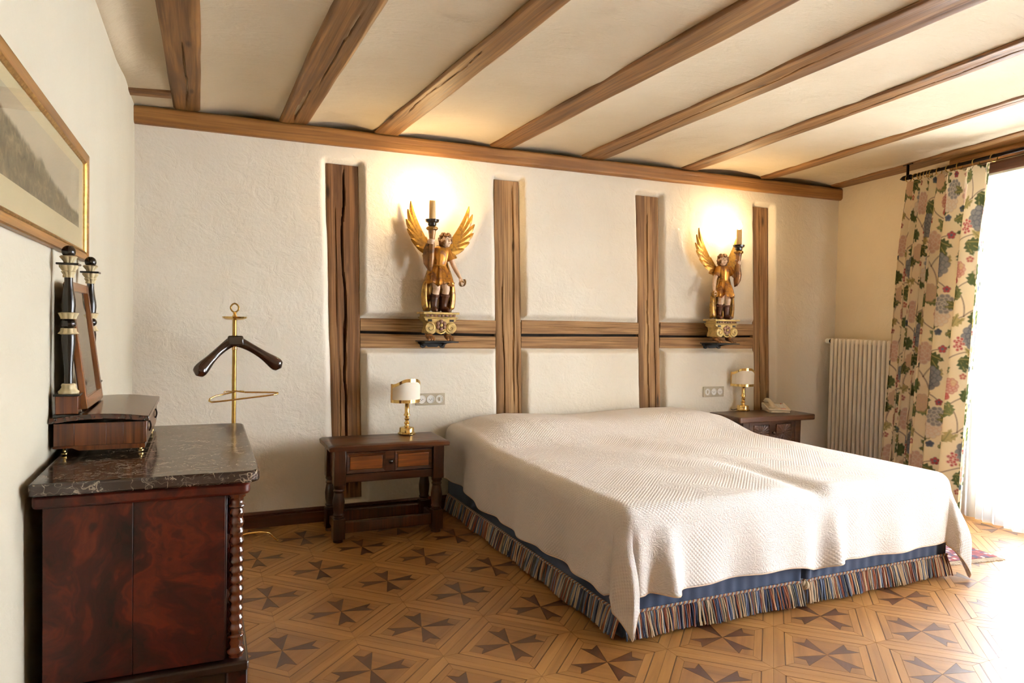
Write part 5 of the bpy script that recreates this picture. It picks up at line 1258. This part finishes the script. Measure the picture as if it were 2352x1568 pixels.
    hr.ell(hd(0, .006, .006), (.0305*HS, .029*HS, .034*HS))
    remeshed(hr, 'hair', 'hair_painted', fig, .0022, 1)
    # boots
    for (an, fo, kx) in (((-.034, -.008), (-.036, -.048), -.030), ((.036, .0), (.055, -.040), .040)):
        bt = MB(); capsule(bt, [p3(kx, -.012, Z+.108), p3(an[0], an[1], Z+.060), p3(an[0], an[1], Z+.03)], [.029, .0235, .0195]); capsule(bt, [p3(an[0], an[1]+.004, Z+.018), p3((an[0]+fo[0])/2, (an[1]+fo[1])/2, Z+.017), p3(fo[0], fo[1]-.006, Z+.013)], [.0195, .019, .0145])
        bt.lathe([(.028, .098), (.0325, .104), (.0315, .112), (.026, .112)], 16, p3(kx, -.012, Z)); remeshed(bt, 'boot', 'boot_leather', fig, .0026, 2)
    # tunic with pleated skirt
    secs = [(.442, .020, .021, .020, 0), (.434, .016, .032, .026, 0), (.420, .008, .056, .036, .01), (.400, .005, .0605, .042, .02), (.370, .004, .0575, .045, .03), (.335, .002, .050, .041, .03), (.312, .0, .046, .039, .02), (.304, .0, .048, .041, .01), (.296, .0, .050, .043, .05), (.270, .0, .064, .054, .10), (.235, .0, .076, .064, .14), (.200, .002, .085, .071, .17), (.180, .004, .090, .075, .19)]
    n = 72; V = []; F = []
    for i, (z, cx_, rx, ry, fo) in enumerate(secs):
        for k in range(n):
            a = 2*math.pi*k/n; f_ = 1+fo*1.25*(.6*math.cos(11*a+.8)+.4*math.cos(17*a))
            V.append((X(cx_+rx*f_*math.cos(a)), ry*f_*math.sin(a)-.002, Z+z+(.010*math.cos(5*a)+.006*math.cos(11*a) if i == len(secs)-1 else 0)))
    for i in range(len(secs)-1):
        for k in range(n): F.append((i*n+k, i*n+(k+1) % n, (i+1)*n+(k+1) % n, (i+1)*n+k))
    tn = MB().add(V, F).build('tunic', 'gold_tunic', fig, smooth=70, solid=.003, clean=True)
    MB().tube([(X(.049*math.cos(a)), .042*math.sin(a)-.002, Z+.304) for a in np.linspace(0, 2*math.pi, 33)[:-1]], .0035, 8, closed=True).build('belt', 'gold_wing', tn, smooth=60)
    MB().tube([(X(.016+.034*math.cos(a)), .029*math.sin(a)-.004, Z+.433-.006*math.sin(-a)) for a in np.linspace(0, 2*math.pi, 33)[:-1]], .0052, 8, closed=True).build('collar', 'boot_leather', tn, smooth=60)
    for (a_, b_) in ((sh, el), (s2_, e2)):
        pts = [p3(a_[0]*.9, a_[1], Z+a_[2]+.006), p3(a_[0]+(b_[0]-a_[0])*.35, a_[1]+(b_[1]-a_[1])*.35, Z+a_[2]+(b_[2]-a_[2])*.35), p3(a_[0]+(b_[0]-a_[0])*.62, a_[1]+(b_[1]-a_[1])*.62, Z+a_[2]+(b_[2]-a_[2])*.62)]
        MB().tube(pts, [.026, .0265, .0275], 16).build('sleeve', 'gold_tunic', tn, smooth=60)
    # long cape falling behind the legs
    V = []; F = []; nz_ = 16; n = 60
    for i in range(nz_):
        t = i/(nz_-1); z = .33-.315*t; rx = .055+.042*math.sin(math.pi*min(1, t*.75))+.01*t; ry = .045+.012*t
        for k in range(n):
            a = R_(-22)+R_(224)*k/(n-1); f_ = 1+(.05+.10*t)*math.cos(13*a+t)
            V.append((X(rx*f_*math.cos(a)), ry*f_*math.sin(a)+.004, Z+z+.012*math.cos(7*a)*t*(i == nz_-1)))
    for i in range(nz_-1):
        for k in range(n-1): F.append((i*n+k, i*n+k+1, (i+1)*n+k+1, (i+1)*n+k))
    MB().add(V, F).build('cape', 'gold_cape', fig, smooth=70, solid=.005, clean=True)
    # ---- wings of separate feathers
    FE = ((.056, .410, .222, .722, .056, .062), (.080, .440, .246, .668, .056, .046), (.082, .436, .260, .602, .060, .030), (.078, .424, .252, .540, .058, .018), (.066, .408, .222, .476, .060, .008), (.058, .394, .182, .428, .054, .0), (.048, .380, .130, .366, .048, -.010))
    for sg, kx, fl in ((1, 1.0, FE), (-1, .84, FE)):
        wg = MB(); capsule(wg, [p3(sg*.03, .035, Z+.385), p3(sg*.06*kx, .046, Z+.425), p3(sg*.095*kx, .05, Z+.49)], [.016, .015, .008], 10)
        wo = remeshed(wg, 'wing', 'gold_wing', A, .003, 2)
        for i, (a, b, c, d, w_, cv) in enumerate(fl): feather((a*kx, Z+b), (c*kx, Z+d), w_, -cv, .050-.0045*i, wo, mir*sg)
    # ---- cornucopia torch, cup, candle, bulb
    tc = p3(tx_, ty_, 0)
    pts = [p3(tx_+.002, ty_+.010, Z+.268), p3(tx_-.004, ty_+.004, Z+.30), p3(tx_-.004, ty_, Z+.35), p3(tx_, ty_, Z+.41), p3(tx_, ty_, Z+.47), p3(tx_, ty_, Z+.53)]
    th_ = MB().tube(pts, [.005, .015, .022, .0185, .0175, .026], 20).build('torch_horn', 'horn_carved', A, smooth=60)
    MB().lathe([(0.0277, Z+.524), (0.0365, Z+.532), (0.0365, Z+.542), (0.0302, Z+.548), (0.0176, Z+.552)], 28, tc, flute=lambda a, z: .05*math.sin(10*a)).build('torch_rim', 'gold_cape', th_, smooth=50)
    MB().lathe([(0.0164, Z+.550), (0.0265, Z+.556), (0.0277, Z+.572), (0.0416, Z+.578), (0.0454, Z+.594), (0.0391, Z+.595), (0.0328, Z+.584), (0.0151, Z+.583)], 28, tc, flute=lambda a, z: .04*math.sin(8*a)).build('candle_cup', 'black_cup', A, smooth=40)
    cw = MB().lathe([(0.0208, Z+.583), (0.0208, Z+.64), (0.0202, Z+.70), (0.0189, Z+.716), (0.0076, Z+.717)], 24, tc, flute=lambda a, z: .05*math.sin(3*a+z*20)).build('candle', 'candle_wax', A, smooth=60)
    MB().lathe([(0.0076, Z+.716), (0.0132, Z+.722), (0.0208, Z+.738), (0.0202, Z+.752), (0.0126, Z+.772), (0.0038, Z+.786), (0.0006, Z+.789)], 20, tc).build('flame_bulb', 'bulb_glow', A, smooth=60)
    pts = [p3(-.092, -.050, Z+.440), p3(-.098, -.050, Z+.405), p3(-.098, -.052, Z+.360), p3(-.094, -.052, Z+.315), p3(-.082, -.050, Z+.275), p3(-.074, -.048, Z+.262)]
    V0 = MB(); V0.tube(pts, [.015, .023, .0285, .026, .012, .003], 24)
    for i_, v0 in enumerate(V0.v):
        r_ = i_//24; c_ = np.array(pts[min(r_, 5)]); k_ = 1+.13*math.cos((i_ % 24)/24*2*math.pi*7+r_*.5); V0.v[i_] = tuple(c_+(np.array(v0)-c_)*k_)
    V0.build('sleeve_drape', 'horn_carved', fig, smooth=70)
    spts = [p3(.138+(.006+.0035*a)*math.cos(a)*.8, -.062, Z+.196+(.006+.0035*a)*math.sin(a)) for a in np.linspace(0, 7.2, 36)]
    sc_ = MB(); n_ = len(spts); V = []
    for p_ in spts: V += [(p_[0], p_[1]-.018, p_[2]), (p_[0], p_[1]+.018, p_[2])]
    sc_.add(V, [(2*i, 2*i+1, 2*i+3, 2*i+2) for i in range(n_-1)]).build('scroll', 'gold_cape', A, smooth=70, solid=.003)
    # ---- iron wall bracket
    B = thing('wall_bracket', blabel, 'wall bracket', (xc, 0, ZB), group='black iron brackets below the angels')
    box('shelf', 'iron_black', B, -.118, .118, -.205, -.003, -.009, -.001, bevel=.002)
    ap = [(-.105, -.0095), (.105, -.0095), (.100, -.022), (.088, -.030), (.084, -.046), (.070, -.052), (.055, -.047), (.046, -.034), (.030, -.045), (-.030, -.045), (-.046, -.034), (-.055, -.047), (-.070, -.052), (-.084, -.046), (-.088, -.030), (-.100, -.022)]
    MB().prism(ap, -.020, -.006, axis='y').build('apron', 'iron_black', B, smooth=30, bevel=.0015, clean=True)
    for sg in (-1, 1):
        MB().prism([(-.19, -.0095), (-.0205, -.0095), (-.0205, -.030), (-.08, -.018)], sg*.078-.003, sg*.078+.003, axis='x').build('side_arm', 'iron_black', B, smooth=0, clean=True)
        MB().lathe([(.006, -.0205), (.005, -.025), (.001, -.026)], 12, (sg*.069, 0, -.034), axis='y').build('rivet', 'iron_dark', B, smooth=50, clean=True)
    return A
angel(1.790, 'gilded carved angel holding a lit candle on the left, with its head turned right', 'black iron wall bracket under the left gilded angel', 1, R_(24))
angel(4.190, 'gilded carved angel holding a lit candle on the right, facing the room', 'black iron wall bracket under the right gilded angel', -1, R_(-14))
